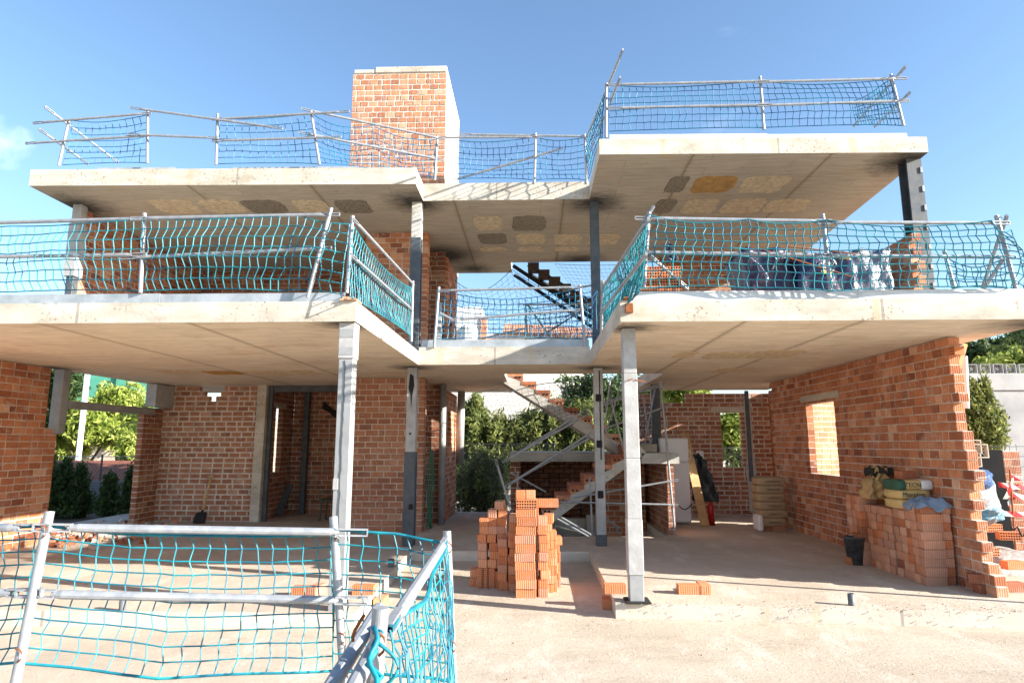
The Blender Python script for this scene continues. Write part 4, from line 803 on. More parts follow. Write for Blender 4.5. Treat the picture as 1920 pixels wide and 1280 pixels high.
# fridge
fp = W(1297, 983, Z=.15); t = thing('fridge', 'white fridge freezer standing behind the brick pier', 'fridge', (fp[0]-.3, fp[1]+.3, .15)); FW = m_plain('white_enamel', (.72, .72, .75), .35, 0, .06, 2, .02)
b = MB(); b.bevbox(fp[0]-.58, fp[0], fp[1]+.06, fp[1]+.62, .17, 1.87, .015); b.build('cabinet', FW, t)
b = MB(); b.bevbox(fp[0]-.58, fp[0], fp[1], fp[1]+.055, .2, 1.38, .012); b.build('lower_door', FW, t); b = MB(); b.bevbox(fp[0]-.58, fp[0], fp[1], fp[1]+.055, 1.39, 1.86, .012); b.build('freezer_door', FW, t)
for z0, z1 in ((1.12, 1.34), (1.43, 1.63)):
    b = MB(); b.tube([(fp[0]-.02, fp[1]-.003, z0), (fp[0]+.03, fp[1]-.03, z0+.03), (fp[0]+.03, fp[1]-.03, z1-.03), (fp[0]-.02, fp[1]-.003, z1)], .011, 8); b.build('handle', WHT, t)
# plank, bag, extinguisher
WOOD = m_plain('raw_timber', (.58, .37, .18), .8, 0, .3, 5, .3)
pa, pc = W(1352, 983, Z=.16), W(1290, 812, Y=14.6)
def slat(name, a, c, w_, t_, mat, label=None, cat=None, parent=None):
    a, c = Vector(a), Vector(c); d = (c-a).normalized(); s = Vector((1, 0, 0)); s = (s-d*s.dot(d)).normalized(); n_ = d.cross(s); v = []
    for e in (a, c): v += [e-s*w_/2-n_*t_/2, e+s*w_/2-n_*t_/2, e+s*w_/2+n_*t_/2, e-s*w_/2+n_*t_/2]
    b = MB(); b.raw(v, [(0, 1, 2, 3), (7, 6, 5, 4), (0, 4, 5, 1), (1, 5, 6, 2), (2, 6, 7, 3), (3, 7, 4, 0)]); o = b.build(name, mat, parent)
    if label: tag(o, label, cat)
    return o
slat('plank', W(1322, 985, Z=.16), W(1284, 812, Y=14.7), .17, .03, WOOD, 'long timber plank leaning beside the white fridge', 'plank')
PLB = NM('black_polythene', .25); PLB.col((.02, .025, .035)); PLB.bump(PLB.noise(PLB.obj(), 7, 6, .7, 1.), .9, .05); PLB = PLB.mat
c = W(1326, 895, Y=14.2); crumple('rubbish_bag', c[0]-.3, c[0]+.22, 14.0, 14.35, c[2]-.5, c[2]+.48, PLB, 9, .035, -.16, 18, 'black polythene bag hanging against the leaning plank', 'bag', top=.3)
slat('white_board', W(1316, 900, Y=14.75), W(1312, 845, Y=14.9), .16, .02, WHT, 'small white board behind the black polythene bag', 'board')
REDP = m_plain('red_paint', (.35, .01, .01), .35, bump=0); ep = W(1334, 984, Z=.15)
t = thing('fire_extinguisher', 'dark red fire extinguisher on the floor beside the leaning plank', 'fire extinguisher', ep)
b = MB(); b.tube([(ep[0], ep[1], .15), (ep[0], ep[1], .5), (ep[0], ep[1], .56), (ep[0], ep[1], .6)], .07, 16, rad=[.07, .07, .05, .02]); b.build('cylinder', REDP, t, True); b = MB(); b.bevbox(ep[0]-.03, ep[0]+.06, ep[1]-.015, ep[1]+.015, .6, .63, .004); b.build('valve', BLK, t)
b = MB(); b.tube([W(1271+i*2.4, 945+10*math.sin(i/11*math.pi)-i*.1, Y=13) for i in range(12)], .012, 6); b.build('cable', BLK, None, True, tags=('black cable sagging across the front of the white fridge', 'cable'))
# shovel
sp = W(375, 985, Z=.15); t = thing('shovel', 'square black shovel with a wooden handle leaning on the left brick wall', 'shovel', sp)
a, c = W(381, 955, Y=13.15), W(396, 893, Y=13.36)
b = MB(); b.tube([a, c], .026, 8); b.build('shaft', WOOD, t, True); b = MB(); b.tube([off(c, dx=-.07), off(c, dx=.07)], .017, 8); b.build('grip', WOOD, t, True)
p, q = Vector(W(378, 960, Y=13.12)), Vector(W(372, 990, Y=13.0)); b = MB(); v = []; 
for j in range(7):
    for i in range(9):
        u = i/8-.5; s = j/6; wd = .25*(.75+.25*min(1, s*4)); x = p.x+(q.x-p.x)*s+u*wd; v.append((x-.02*0, p.y+(q.y-p.y)*s+.10*u*u-.02, p.z+(max(q.z, .16)-p.z)*s+.0*u))
b.raw(v, [(j*9+i, j*9+i+1, (j+1)*9+i+1, (j+1)*9+i) for j in range(6) for i in range(8)]); o = b.build('blade', BLK, t, True); md = o.modifiers.new('s', 'SOLIDIFY'); md.thickness = .006
b = MB(); b.tube([a, tuple(p)], .022, 8, rad=[.018, .026]); b.build('socket', BLK, t, True)
# plastic chair, dark green, in the shade behind the left column
gc = m_plain('green_plastic', (.05, .09, .06), .5, bump=0); cp = W(612, 978, Z=.15); t = thing('plastic_chair', 'dark green plastic garden chair in the shaded left room', 'chair', cp)
b = MB(); b.bevbox(cp[0]-.2, cp[0]+.22, cp[1]+.05, cp[1]+.5, .57, .60, .01); b.build('seat', gc, t); b = MB(); b.bevbox(cp[0]+.17, cp[0]+.21, cp[1]+.05, cp[1]+.5, .6, 1.0, .015); b.build('backrest', gc, t)
for i in (-.17, .19):
    for j in (.08, .47): b = MB(); b.tube([(cp[0]+i, cp[1]+j, .15), (cp[0]+i*.9, cp[1]+j, .57)], .018, 8); b.build('leg', gc, t)
b = MB(); b.tube([(cp[0]-.18, cp[1]+.06, .6), (cp[0]-.18, cp[1]+.06, .76), (cp[0]+.19, cp[1]+.06, .78)], .015, 6); b.build('armrest', gc, t)
slat('leaning_board', W(522, 965, Y=14.1), W(544, 908, Y=14.5), .14, .03, DST, 'dark board leaning in the doorway of the shaded left room', 'board')
# hoses on mid wall
GRN = m_plain('green_hose', (.02, .13, .08), .5, bump=0)
b = MB()
for k in range(5): b.tube([(-1.98+.02*k+.02*math.sin(i*.8+k), 11.98+.03*k, .2+i*.16) for i in range(9+k % 3)], .012, 6)
b.build('hose_bundle', GRN, None, True, tags=('bundle of dark green hoses hanging at the corner of the middle brick wall', 'hoses'))
# pipe stubs
def stub(px, py, z, h, label, r=.032):
    p = W(px, py, Z=z); b = MB(); n = 16; v = []
    for (rr, zz) in ((r, 0), (r, h), (r-.006, h), (r-.006, .01)): v += [(p[0]+rr*math.cos(2*math.pi*a/n), p[1]+rr*math.sin(2*math.pi*a/n), z+zz) for a in range(n)]
    b.raw(v, [(j*n+i, j*n+(i+1) % n, (j+1)*n+(i+1) % n, (j+1)*n+i) for j in range(3) for i in range(n)]+[tuple(range(3*n, 4*n))]); b.build('pipe_stub', m_plain('pipe_grey', (.13, .14, .15), .5, bump=0), None, True, tags=(label, 'pipe', 'pipe stubs cast into the floor'))
stub(1597, 1134, .15, .115, 'short grey pipe stub sticking out of the right floor slab'); stub(229, 1144, .15, .12, 'short grey pipe stub at the front of the left floor slab'); stub(733, 1062, .15, .1, 'short dark pipe stub at the inner corner of the left floor slab', .045)
# rubble
b = MB(); rg = random.Random(4)
for i in range(130):
    p = W(rg.gauss(150, 50), rg.gauss(1008, 9), Z=.15); s = rg.uniform(.02, .07); M = Matrix.Translation((p[0], p[1], .15+s*.3+rg.random()*.04)) @ Matrix.Rotation(rg.random()*6, 4, 'Z') @ Matrix.Rotation(rg.random()*2, 4, 'X'); b.box(-s, s, -s*.7, s*.7, -s*.5, s*.5, 0 if rg.random() < .6 else 1, None, M)
for i in range(60):
    p = W(rg.gauss(270, 35), rg.gauss(983, 4), Z=.15); s = rg.uniform(.015, .05); M = Matrix.Translation((p[0], p[1], .15+s*.3)) @ Matrix.Rotation(rg.random()*6, 4, 'Z') @ Matrix.Rotation(rg.random()*2, 4, 'X'); b.box(-s, s, -s*.7, s*.7, -s*.5, s*.5, 0 if rg.random() < .6 else 1, None, M)
b.build('rubble', [BR, SFG], None, tags=('scattered broken brick rubble on the left floor', 'rubble', None, 'stuff'))
b = MB()
for i in range(700):
    if rg.random() < .5: x, y_ = rg.uniform(.9, 4.8), 6.65-.07*0+rg.gauss(-.02, .12); z_ = 0 if y_ < 6.8-.065*(x-.83)-.04 else .15; y_ = y_
    else: x, y_ = rg.uniform(-4, 4.5), rg.uniform(3.2, 8.5); z_ = 0
    if z_ == 0 and y_ > 6.35 and (x > .8 or x < -1.7): z_ = .15
    s = rg.uniform(.0015, .0065) ; M = Matrix.Translation((x, y_, z_+s*.4)) @ Matrix.Rotation(rg.random()*6, 4, 'Z') @ Matrix.Rotation(rg.random()*2, 4, 'X'); b.box(-s, s, -s*.7, s*.7, -s*.5, s*.5, 0 if rg.random() < .3 else 1, None, M)
b.build('gravel_crumbs', [BR, SFG], None, tags=('small crumbs of concrete and brick scattered over the ground', 'crumbs', None, 'stuff'))
# ------------------------------------------------------------ wrapped pallets on the lower right deck
PUR = m_plain('purple_printed_film', (.05, .018, .035), .3, 0, .4, 3, .5, .02, c2=(.02, .016, .05)); CLR = NM('clear_wrap', .2); CLR.col((.11, .13, .18)); CLR.bump(CLR.noise(CLR.obj(), 6, 6, .7, 1.), .8, .04); CLR = CLR.mat; YEL = m_plain('yellow_print', (.75, .48, .04), .5, bump=0); BLP = m_plain('navy_printed_film', (.016, .02, .06), .3, 0, .3, 4, .5, .02)
def pallet(px0, px1, py0, py1, Yd, mat, label, seed, shear=0, top=1.):
    a = W(px0, py1, Y=Yd); c = W(px1, py0, Y=Yd)
    return crumple('wrapped_pallet', a[0], c[0], Yd, Yd+.8, T1, c[2], mat, seed, .014, shear, label=label, cat='pallet', top=top)
o = pallet(1425, 1505, 466, 540, 8.6, PUR, 'pallet wrapped in purple printed film on the lower right deck', 41, -.22)
for a_ in (((1400, 478), (1440, 520)), ((1450, 470), (1448, 505)), ((1480, 468), (1470, 500))):
    b = MB(); b.tube([W(*a_[0], Y=8.57), W((a_[0][0]+a_[1][0])/2+6, (a_[0][1]+a_[1][1])/2, Y=8.555), W(*a_[1], Y=8.56)], .012, 5); q = b.build('printed_stripe', CLR); q.parent = o
o = pallet(1500, 1600, 472, 540, 8.45, BLP, 'pallet wrapped in navy film with a round emblem and yellow bars', 42)
for (x_, y_) in ((1607, 482), (1574, 510)): 
    p_ = W(x_-22, y_, Y=8.4); b = MB(); b.bevbox(p_[0]-.07, p_[0]+.07, 8.40, 8.43, p_[2]-.02, p_[2]+.02, .004); q = b.build('yellow_bar', YEL); q.parent = o
p_ = W(1556, 496, Y=8.4); b = MB(); b.tube([(p_[0]+.09*math.cos(a), 8.41, p_[2]+.09*math.sin(a)) for a in [i*2*math.pi/20 for i in range(18)]], .008, 5); b.tube([(p_[0]-.06, 8.41, p_[2]-.05), (p_[0], 8.41, p_[2]+.05), (p_[0]+.03, 8.41, p_[2]-.02), (p_[0]+.07, 8.41, p_[2]+.04)], .007, 5); q = b.build('emblem', WHT); q.parent = o
pallet(1600, 1665, 468, 540, 8.7, CLR, 'pallet under bluish clear wrap beside the toothed brick wall', 43)
b = MB(); b.tube([W(1430, 468, Y=8.3), W(1600, 520, Y=8.3)], .01, 6); b.tube([W(1478, 462, Y=8.3), W(1625, 478, Y=8.3)], .01, 6); b.build('strap', RUST, None, tags=('rust red straps laid over the wrapped pallets', 'straps'))
c = W(1262, 470, Y=7.0); crumple('plastic_wrap', c[0]-.05, c[0]+.05, 6.96, 7.06, c[2]-.12, c[2]+.07, CLR, 44, .02, -.05, 10, top=.25, label= 'wisp of clear plastic on the perforated bricks', cat='plastic wrap')
# rusty plates on slab corners
b = MB(); p_ = W(1180, 577, Y=6.41); b.bevbox(p_[0]-.04, p_[0]+.04, 6.405, 6.438, p_[2]-.05, p_[2]+.05, .003); b.bevbox(p_[0]-.05, p_[0]+.05, 6.42, 6.52, 3.226, 3.26, .004); b.build('anchor_plate', RUST, H)
b = MB(); b.bevbox(-2.0, -1.82, 6.30, 6.50, 3.217, 3.235, .003); b.bevbox(-1.99, -1.87, 6.36, 6.44, 3.236, 3.27, .003); b.build('anchor_plate', m_plain('rusty_cream', (.55, .40, .28), .85, 0, .5, 14, .3, c2=(.35, .13, .05)), H)
# ------------------------------------------------------------ vegetation
LF = m_leaf('leaf_dark', (.018, .034, .012), (.04, .075, .02), (.09, .13, .035)); LY = m_leaf('leaf_sun_toned', (.06, .10, .015), (.20, .27, .04), (.42, .46, .12)); LC = m_leaf('conifer_needles', (.03, .05, .015), (.11, .14, .035), (.28, .30, .09))  # LY brightened in colour for sunlit foliage, LC lifted for the sunlit hedge
BRK = m_plain('bark', (.10, .07, .045), .9, 0, .3, 10, .5)
def leaves(blobs, n, s, seed, elong=1.6, upw=0., shell=.55):
    rg = np.random.default_rng(seed); wts = np.array([b_[3]*b_[4]*b_[5] for b_ in blobs])**.67; wts /= wts.sum(); idx = rg.choice(len(blobs), n, p=wts); B = np.array(blobs, float)[idx]
    # clumps inside every blob
    d = rg.normal(size=(n, 3)); d /= np.linalg.norm(d, axis=1)[:, None]; r = shell+(1-shell)*rg.random(n)**.7; r[rg.random(n) < .15] *= .6
    nz = np.sin(d[:, 0]*7+B[:, 0]*3)+np.sin(d[:, 1]*8+B[:, 2]*5)+np.sin(d[:, 2]*9+B[:, 1]*2); r = r*(1+.2*nz)
    c = B[:, :3]+d*B[:, 3:6]*r[:, None]; c += rg.normal(size=(n, 3))*s*.8
    t = rg.normal(size=(n, 3)); t[:, 2] += upw; t /= np.linalg.norm(t, axis=1)[:, None]; k = np.cross(t, rg.normal(size=(n, 3))); k /= np.linalg.norm(k, axis=1)[:, None]
    sz = s*rg.uniform(.6, 1.3, n)[:, None]; a, b_ = t*sz*elong, k*sz*.5
    v = np.stack([c-a, c+b_, c+a, c-b_], 1).reshape(-1, 3); f = np.arange(n*4).reshape(-1, 4); rnd = np.clip(.45+.16*nz+rg.normal(0, .2, n), 0, 1)
    return v, f, rnd
def plant(name, label, cat, base, blobs, n, s, mat, seed, group=None, trunk=None, elong=1.6, upw=0., shell=.55):
    t = thing(name, label, cat, base, group); v, f, rnd = leaves(blobs, n, s, seed, elong, upw, shell)
    up_mesh('crown' if trunk else 'foliage', v, f, mat, rnd=rnd, parent=t)
    b = MB(); rg = random.Random(seed)
    r0 = (trunk or .05)
    for bl in blobs[:12]:
        p0 = Vector(base); p1 = Vector(bl[:3]); m_ = (p0+p1)/2+Vector((rg.uniform(-.2, .2)*r0*8, rg.uniform(-.1, .1), .2)); b.tube([p0, m_, p1], r0, 7, rad=[r0, r0*.6, r0*.2])
    b.build('trunk', BRK, t, True); return t
def B_(px, py, Y, rx, rz, ry=None):
    p = W(px, py, Y=Y); k = Y/F; return (p[0], p[1], p[2], rx*k, (ry or rx)*k, rz*k)
def tree(label, base_px, Y, bl, n, s, mat, seed, cat='tree', name='tree', group=None, tr=.08, **k):
    b0 = W(base_px, 900, Y=Y); return plant(name, label, cat, (b0[0], b0[1], 0.0), [B_(x, y, Y+d, rx, rz) for (x, y, rx, rz, d) in bl], n, s, mat, seed, group, tr, **k)
# left garden (through the opening)
gt = 'trees and shrubs seen through the left opening'
tree('dense green conifer filling the upper left of the garden opening', 95, 20.5, [(120, 715, 35, 40, 0), (60, 720, 50, 50, .5), (100, 770, 30, 40, 0)], 9000, .062, LF, 51, group=gt)
tree('sunlit yellow-green round bush in front of the green windscreen', 225, 22.5, [(225, 770, 45, 45, 0), (205, 755, 25, 25, .3), (250, 790, 30, 40, -.2)], 9000, .072, LY, 52, group=gt)
tree('sunny broad-leaved tree low in the garden opening', 130, 21, [(130, 800, 30, 45, 0), (165, 800, 38, 26, 0), (105, 845, 18, 35, 0), (205, 815, 26, 22, .4)], 9000, .072, LY, 53, group=gt)
tree('feathery pale olive bush at the right of the garden opening', 250, 20.5, [(250, 840, 30, 30, 0), (270, 810, 18, 22, .3)], 4000, .062, LY, 54, group=gt)
for i, (px, h) in enumerate(((90, 110), (122, 95), (150, 85), (205, 70), (245, 80))):
    tree(('tall dark hedge cypress at the left edge of the garden opening', 'second dark hedge cypress from the left in the garden opening', 'dark hedge cypress in the middle of the garden opening', 'thin young cypress in front of the grey garden wall', 'thin young cypress beside the left brick wall')[i], px, 15, [(px, 965-h*.25, 24-2*i, h*.3, 0), (px, 965-h*.6, 18-2*i, h*.32, 0), (px+2, 965-h*.9, 8, h*.22, 0)], 4500, .04, LF, 60+i, 'shrub', 'cypress_shrub', 'cypress shrubs in the left garden', .03, upw=1.2)
tree('sunlit leafy bush left of the white pole in the garden opening', 105, 21.5, [(105, 790, 28, 40, 0), (125, 840, 34, 22, 0), (92, 740, 18, 30, 0)], 8000, .072, LY, 56, group=gt)
# centre hedge
gc_ = 'hedge cypresses behind the stair'
for i, (px, py, rx, rz) in enumerate(((888, 815, 34, 70), (940, 835, 34, 52), (995, 825, 34, 52), (1040, 815, 34, 55), (1095, 815, 44, 60))):
    tree(('brownish tall hedge cypress nearest the drain pipe', 'short dark hedge cypress behind the drooping net', 'dark hedge cypress left of the gap in the hedge', 'dark hedge cypress in front of the white house wall', 'rounded dark hedge cypress behind the stair tubes')[i], px, 21, [(px, py, rx, rz, 0), (px-6, py-rz*.45, rx*.5, rz*.5, 0), (px+8, py-rz*.4, rx*.4, rz*.5, .1), (px, py+rz*.8, rx, rz*.6, 0)], 9000, .065, LC, 70+i, 'shrub', 'cypress_shrub', gc_, .04, upw=1.0)
tree('bright low bush against the chain-link fence behind the floor slab', 900, 16.4, [(905, 905, 30, 55, 0), (925, 940, 26, 25, 0), (872, 920, 24, 45, 0), (905, 860, 14, 22, 0), (935, 890, 16, 40, .2)], 9000, .042, LC, 80, 'shrub', 'bush', None, .04)
tree('large broad-leaved tree behind the stair, above the hedge', 1120, 24, [(1110, 740, 55, 45, 0), (1180, 760, 50, 60, .5), (1080, 770, 30, 25, -.3), (1230, 745, 50, 40, .5), (1150, 800, 50, 40, 0)], 15000, .07, LF, 81)
tree('sunlit green leaves behind the gap in the right back wall', 1280, 18, [(1285, 738, 38, 18, 0), (1270, 745, 20, 12, 0)], 4000, .06, LY, 82, 'tree', 'tree')
tree('dark tree seen through the back wall window', 1372, 18.5, [(1372, 800, 24, 30, 0), (1365, 840, 20, 25, .4), (1385, 860, 16, 25, 0)], 3500, .06, LY, 83)
# right side
tree('bushy conifer standing against the white wall right of the house', 1835, 11.6, [(1828, 790, 26, 55, 0), (1845, 775, 20, 50, 0), (1820, 745, 12, 40, 0), (1848, 740, 9, 35, 0), (1855, 810, 24, 40, 0), (1830, 825, 30, 30, .1), (1812, 800, 18, 35, 0), (1875, 790, 9, 30, 0)], 16000, .032, LC, 84, 'tree', 'conifer', None, .05, upw=1.4)
tree('broad-leaved tree mass above the white wall at the right', 1860, 19, [(1830, 670, 40, 30, 0), (1880, 665, 40, 30, 0), (1930, 655, 40, 40, 0), (1850, 690, 60, 14, 0), (1980, 640, 50, 50, 0)], 12000, .07, LF, 85)
tree('sunny bush on top of the white wall at the right edge', 1905, 17.5, [(1900, 678, 30, 18, 0), (1940, 670, 30, 25, 0), (1855, 680, 18, 10, 0)], 4000, .06, LY, 86, 'shrub', 'bush')
def palm(px, py, Y, n, L, label, seed, mat):
    rg = random.Random(seed); c = Vector(W(px, py, Y=Y)); b = MB()
    for i in range(n):
        a = rg.random()*6.28; e = rg.uniform(.0, 1.2); d = Vector((math.cos(a)*math.cos(e), math.sin(a)*math.cos(e), math.sin(e)))
        s = d.cross(Vector((0, 0, 1))).normalized(); pr = []; 
        for k in range(8):
            t = k/7; p = c+d*L*t+Vector((0, 0, -.5*L*t*t)); pr.append(p)
        for k in range(7):
            for sg in (-1, 1):
                for m_ in (0, .5):
                    p = pr[k]+(pr[k+1]-pr[k])*m_; tip = p+s*sg*L*.25*(1-abs(k/7-.4))+(pr[k+1]-pr[k])*1.2+Vector((0, 0, -.08*L)); q = p+(pr[k+1]-pr[k])*.3; b.raw([p, q, tip], [(0, 1, 2)])
    t = thing('palm', label, 'palm', (c.x, c.y, 0)); b.build('crown', mat, t); m = MB(); m.tube([(c.x, c.y, 0), (c.x+.05, c.y, c.z*.5), tuple(c)], .12, 8); m.build('trunk', BRK, t, True)
palm(1925, 625, 15, 30, 1.0, 'dark palm fronds entering at the right edge below the slab', 3, LF); palm(1868, 684, 16.5, 22, .55, 'small bright palm on top of the white wall', 4, LY); palm(268, 790, 18, 26, .8, 'pale palm fronds at the right of the garden opening', 5, LY)
# ------------------------------------------------------------ surroundings
WST = m_plain('white_stucco', (.74, .70, .64), .9, 0, .12, 3, .4); WSG = m_plain('weathered_white_wall', (.40, .40, .40), .9, 0, .3, 1.5, .4, c2=(.28, .28, .29)); TILE = m_plain('clay_roof_tile', (.46, .19, .10), .85, 0, .4, 6, .3, c2=(.62, .36, .22))
GREY = m_plain('grey_block', (.22, .22, .23), .9, 0, .3, 3, .5)
nh = thing('neighbour_house', 'white neighbouring house with a clay tile roof behind the stair', 'house', (0, 26, 0))
b = MB(); b.box(-3.6, 2.3, 26, 33, 0, W(900, 625, Y=26)[2]); b.build('wall', WST, nh)
b = MB(); zr = W(900, 625, Y=26)[2]
for i in range(58):
    x = -1.2+i*.1
    if x > 3.4: break
    b.tube([(x, 25.75, zr+.02-(x+1.2)*.06+.35*0), (x, 27.2, zr+.62-(x+1.2)*.06)], .055, 6)
b.build('roof', TILE, nh)
b = MB(); b.box(-3.45, -2.15, 25.8, 27.4, zr-.5, W(830, 577, Y=26)[2]); b.bevbox(-3.0, -2.3, 25.6, 26.6, 4.6, 6.7, .2); b.build('chimney', WST, nh)
b = MB(); b.bevbox(-2.2, -1.9, 25.75, 26.2, 5.0, 6.95, .03); b.build('brick_quoin', TILE, nh)
for i, px in enumerate((1077,)):
    p = W(px, 738, Y=25.9); b = MB(); b.box(p[0]-.25, p[0]+.25, 25.93, 25.99, p[2]-.35, p[2]+.35); b.build('shutter', GREY, nh)
# green windscreen, pole, garden walls left
b = MB(); a = W(150, 705, Y=22); c = W(300, 735, Y=22); b.raw([(-30, 26, 2.4), (-15.3, 26, 2.4), (-15.3, 26, 4.8), (-30, 26, 7.1), (-30, 26.03, 2.4), (-15.3, 26.03, 2.4), (-15.3, 26.03, 4.8), (-30, 26.03, 7.1)], BF[:0]+[(0, 1, 2, 3), (7, 6, 5, 4), (3, 2, 6, 7), (0, 4, 5, 1)])
t = thing('windscreen_fence', 'green windscreen mesh fence behind the garden trees', 'fence', (-15, 26, 0)); b.build('mesh_panel', m_plain('green_mesh', (.10, .38, .27), .8, 0, .2, 4, .3), t)
for x in (-23, -20, -17.6, -15.4): b = MB(); b.tube([(x, 25.95, 0), (x, 25.95, 4.0-(x+12.5)*.157)], .04, 8); b.build('post', GRN, t)
b = MB(); b.bevbox(W(156, 720, Y=19.5)[0], W(156, 720, Y=19.5)[0]+.13, 19.5, 19.6, 0, 4.4, .01); b.build('white_pole', WHT, None, tags=('square white pole standing among the garden trees', 'pole'))
b = MB(); b.box(-26, -9.9, 16.6, 16.8, 0, .78); b.build('garden_wall', GREY, None, tags=('low dark grey block wall at the back of the left garden', 'wall'))
b = MB(); b.raw([(-30, 16.9, .7), (-9.5, 16.9, .7), (-9.5, 19.2, 1.25), (-30, 19.2, 1.25)], [(0, 1, 2, 3)]); o = b.build('earth_bank', m_plain('red_mulch', (.30, .10, .06), .95, 0, .4, 5, .8, .03), None); o['kind'] = 'structure'
b = MB(); b.box(-30, -9.5, 23.8, 24.1, 0, 2.6); b.build('rendered_wall', m_plain('pinkish_render', (.74, .62, .52), .9, 0, .2, 2, .5), None, tags=('sunlit pale pinkish wall behind the garden bushes', 'wall'))
def chainlink(label, p, q, z0, z1, cell=.09, r=.0018, posts=()):
    p, q = Vector((*p, 0)), Vector((*q, 0)); L = (q-p).length; d = (q-p)/L; b = MB(); Hh = z1-z0; n = int(L/cell)
    for i in range(-int(Hh/cell), n):
        for sg in (1, -1):
            s0 = i*cell; s1 = s0+Hh; a, c = (s0, s1)
            z_a, z_c = z0, z1
            if a < 0: z_a = z0-a; a = 0
            if c > L: z_c = z1-(c-L); c = L
            if c <= a: continue
            if sg < 0: z_a, z_c = z0+z1-z_a, z0+z1-z_c
            b.tube([(*(p+d*a).xy, z_a), (*(p+d*c).xy, z_c)], r, 3, cap=False)
    t = thing('chain_link_fence', label, 'fence', (p.x, p.y, z0)); b.build('wire_mesh', GV, t); m = MB(); m.tube([(*p.xy, z1), (*q.xy, z1)], .012, 6); m.build('top_rail', GV, t)
    for s in posts: m = MB(); m.tube([(*(p+d*s).xy, z0-.3), (*(p+d*s).xy, z1+.05)], .025, 8); m.build('post', DST, t)
chainlink('chain-link fence in front of the cypress hedge in the middle', (-2.4, 16.0), (.6, 16.0), .1, 1.75, posts=(.02, 2.9))
chainlink('chain-link fence on the low garden wall at the left', (-14.5, 16.7), (-10.2, 16.7), .78, 1.42, .11, .003, (.4, 1.7, 3.0, 4.2))
chainlink('chain-link fence behind the back wall window', (3.6, 17), (6.2, 17), .2, 1.65, .11, .003)
# right: white retaining wall with lattice
t = thing('retaining_wall', 'weathered white retaining wall with pierced blocks on top at the right', 'wall', (8, 13, 0))
zw = W(1920, 700, Y=13.2)[2]
b = MB(); b.box(7.9, 16, 13.2, 13.4, 0, zw-.35); b.bevbox(7.88, 16, 13.17, 13.43, zw-.348, zw, .01); b.build('wall_face', WSG, t)
def breeze(b, x, y, z, s, dy=.06):
    e = s*.06; b.box(x, x+s, y, y+dy, z, z+e); b.box(x, x+s, y, y+dy, z+s-e, z+s); b.box(x, x+e, y, y+dy, z+e, z+s-e); b.box(x+s-e, x+s, y, y+dy, z+e, z+s-e)
    c = Vector((x+s/2, y+dy/2, z+s/2))
    for k in range(8):
        a = k*math.pi/4; r_ = s*.46*(1.3 if k % 2 else 1); b.tube([c, c+Vector((math.cos(a)*r_*.93, 0, math.sin(a)*r_*.93))], s*.035, 4)
b = MB()
for i in range(24): breeze(b, 7.95+i*.26, 13.25, zw+.003, .12 if False else .2)
b.build('pierced_block_course', WSG, t)
for i, (px, py) in enumerate(((1816, 875), (1816, 850), (1829, 858))):
    p = W(px, py, Y=9.6); b = MB(); breeze(b, p[0], p[1], p[2]-.0, .2, .08); b.build('breeze_block', m_plain('cream_concrete', (.55, .50, .42), .9, bump=.3) if i == 0 else bpy.data.materials['cream_concrete'], None, tags=(('lowest pierced flower-pattern block beside the wall end', 'upper left pierced flower-pattern block beside the wall end', 'right hand pierced flower-pattern block beside the black board')[i], 'breeze block', 'pierced blocks beside the wall end'))
TAR = m_plain('tarred_black', (.012, .012, .014), .8, 0, .3, 5, .5, spec=.1)
p0, p1 = W(1832, 912, Y=9.7), W(1880, 843, Y=9.7); b = MB(); b.bevbox(p0[0], p1[0], 9.7, 9.85, 0, p1[2], .01); b.build('black_panel', TAR, None, tags=('black tarred panel standing outside the right wall', 'panel'))
wall((p1[0]+.03, 9.75), (1, 0), .24, 0, p1[2]-.02, .2, name='brick_pier', mats=[BRK_, MO])
o = [x for x in COL.objects if x.name.startswith('brick_pier')][-1]; o.parent = None; o.location = (0, 0, 0); tag(o, 'short rough brick pier right of the black tarred panel', 'brick pier')
b = MB()
for i in range(12): x = p1[0]+.3+i*.15; b.tube([(x, 10.6, 0), (x+.05*math.sin(i), 10.6, 1.75)], .004, 4)
for k in range(11): b.tube([(p1[0]+.2, 10.6, .1+k*.16), (p1[0]+2.2, 10.6, .1+k*.16+.03)], .004, 4)
b.build('wire_grid', DST, None, tags=('tall steel wire grid leaning before the white wall at the right edge', 'wire mesh'))
p = W(1806, 660, Y=8.2); b = MB(); b.tube([W(1812, 765, Y=8.2), W(1808, 668, Y=8.2)], .035, 6); b.build('white_post', WHT, None, tags=('white prop just outside the top of the right brick wall', 'prop'))
slat('timber_prop', W(1797, 690, Y=8.1), W(1809, 645, Y=8.1), .05, .04, WOOD, 'short timber strut above the white prop by the right wall', 'timber strut')
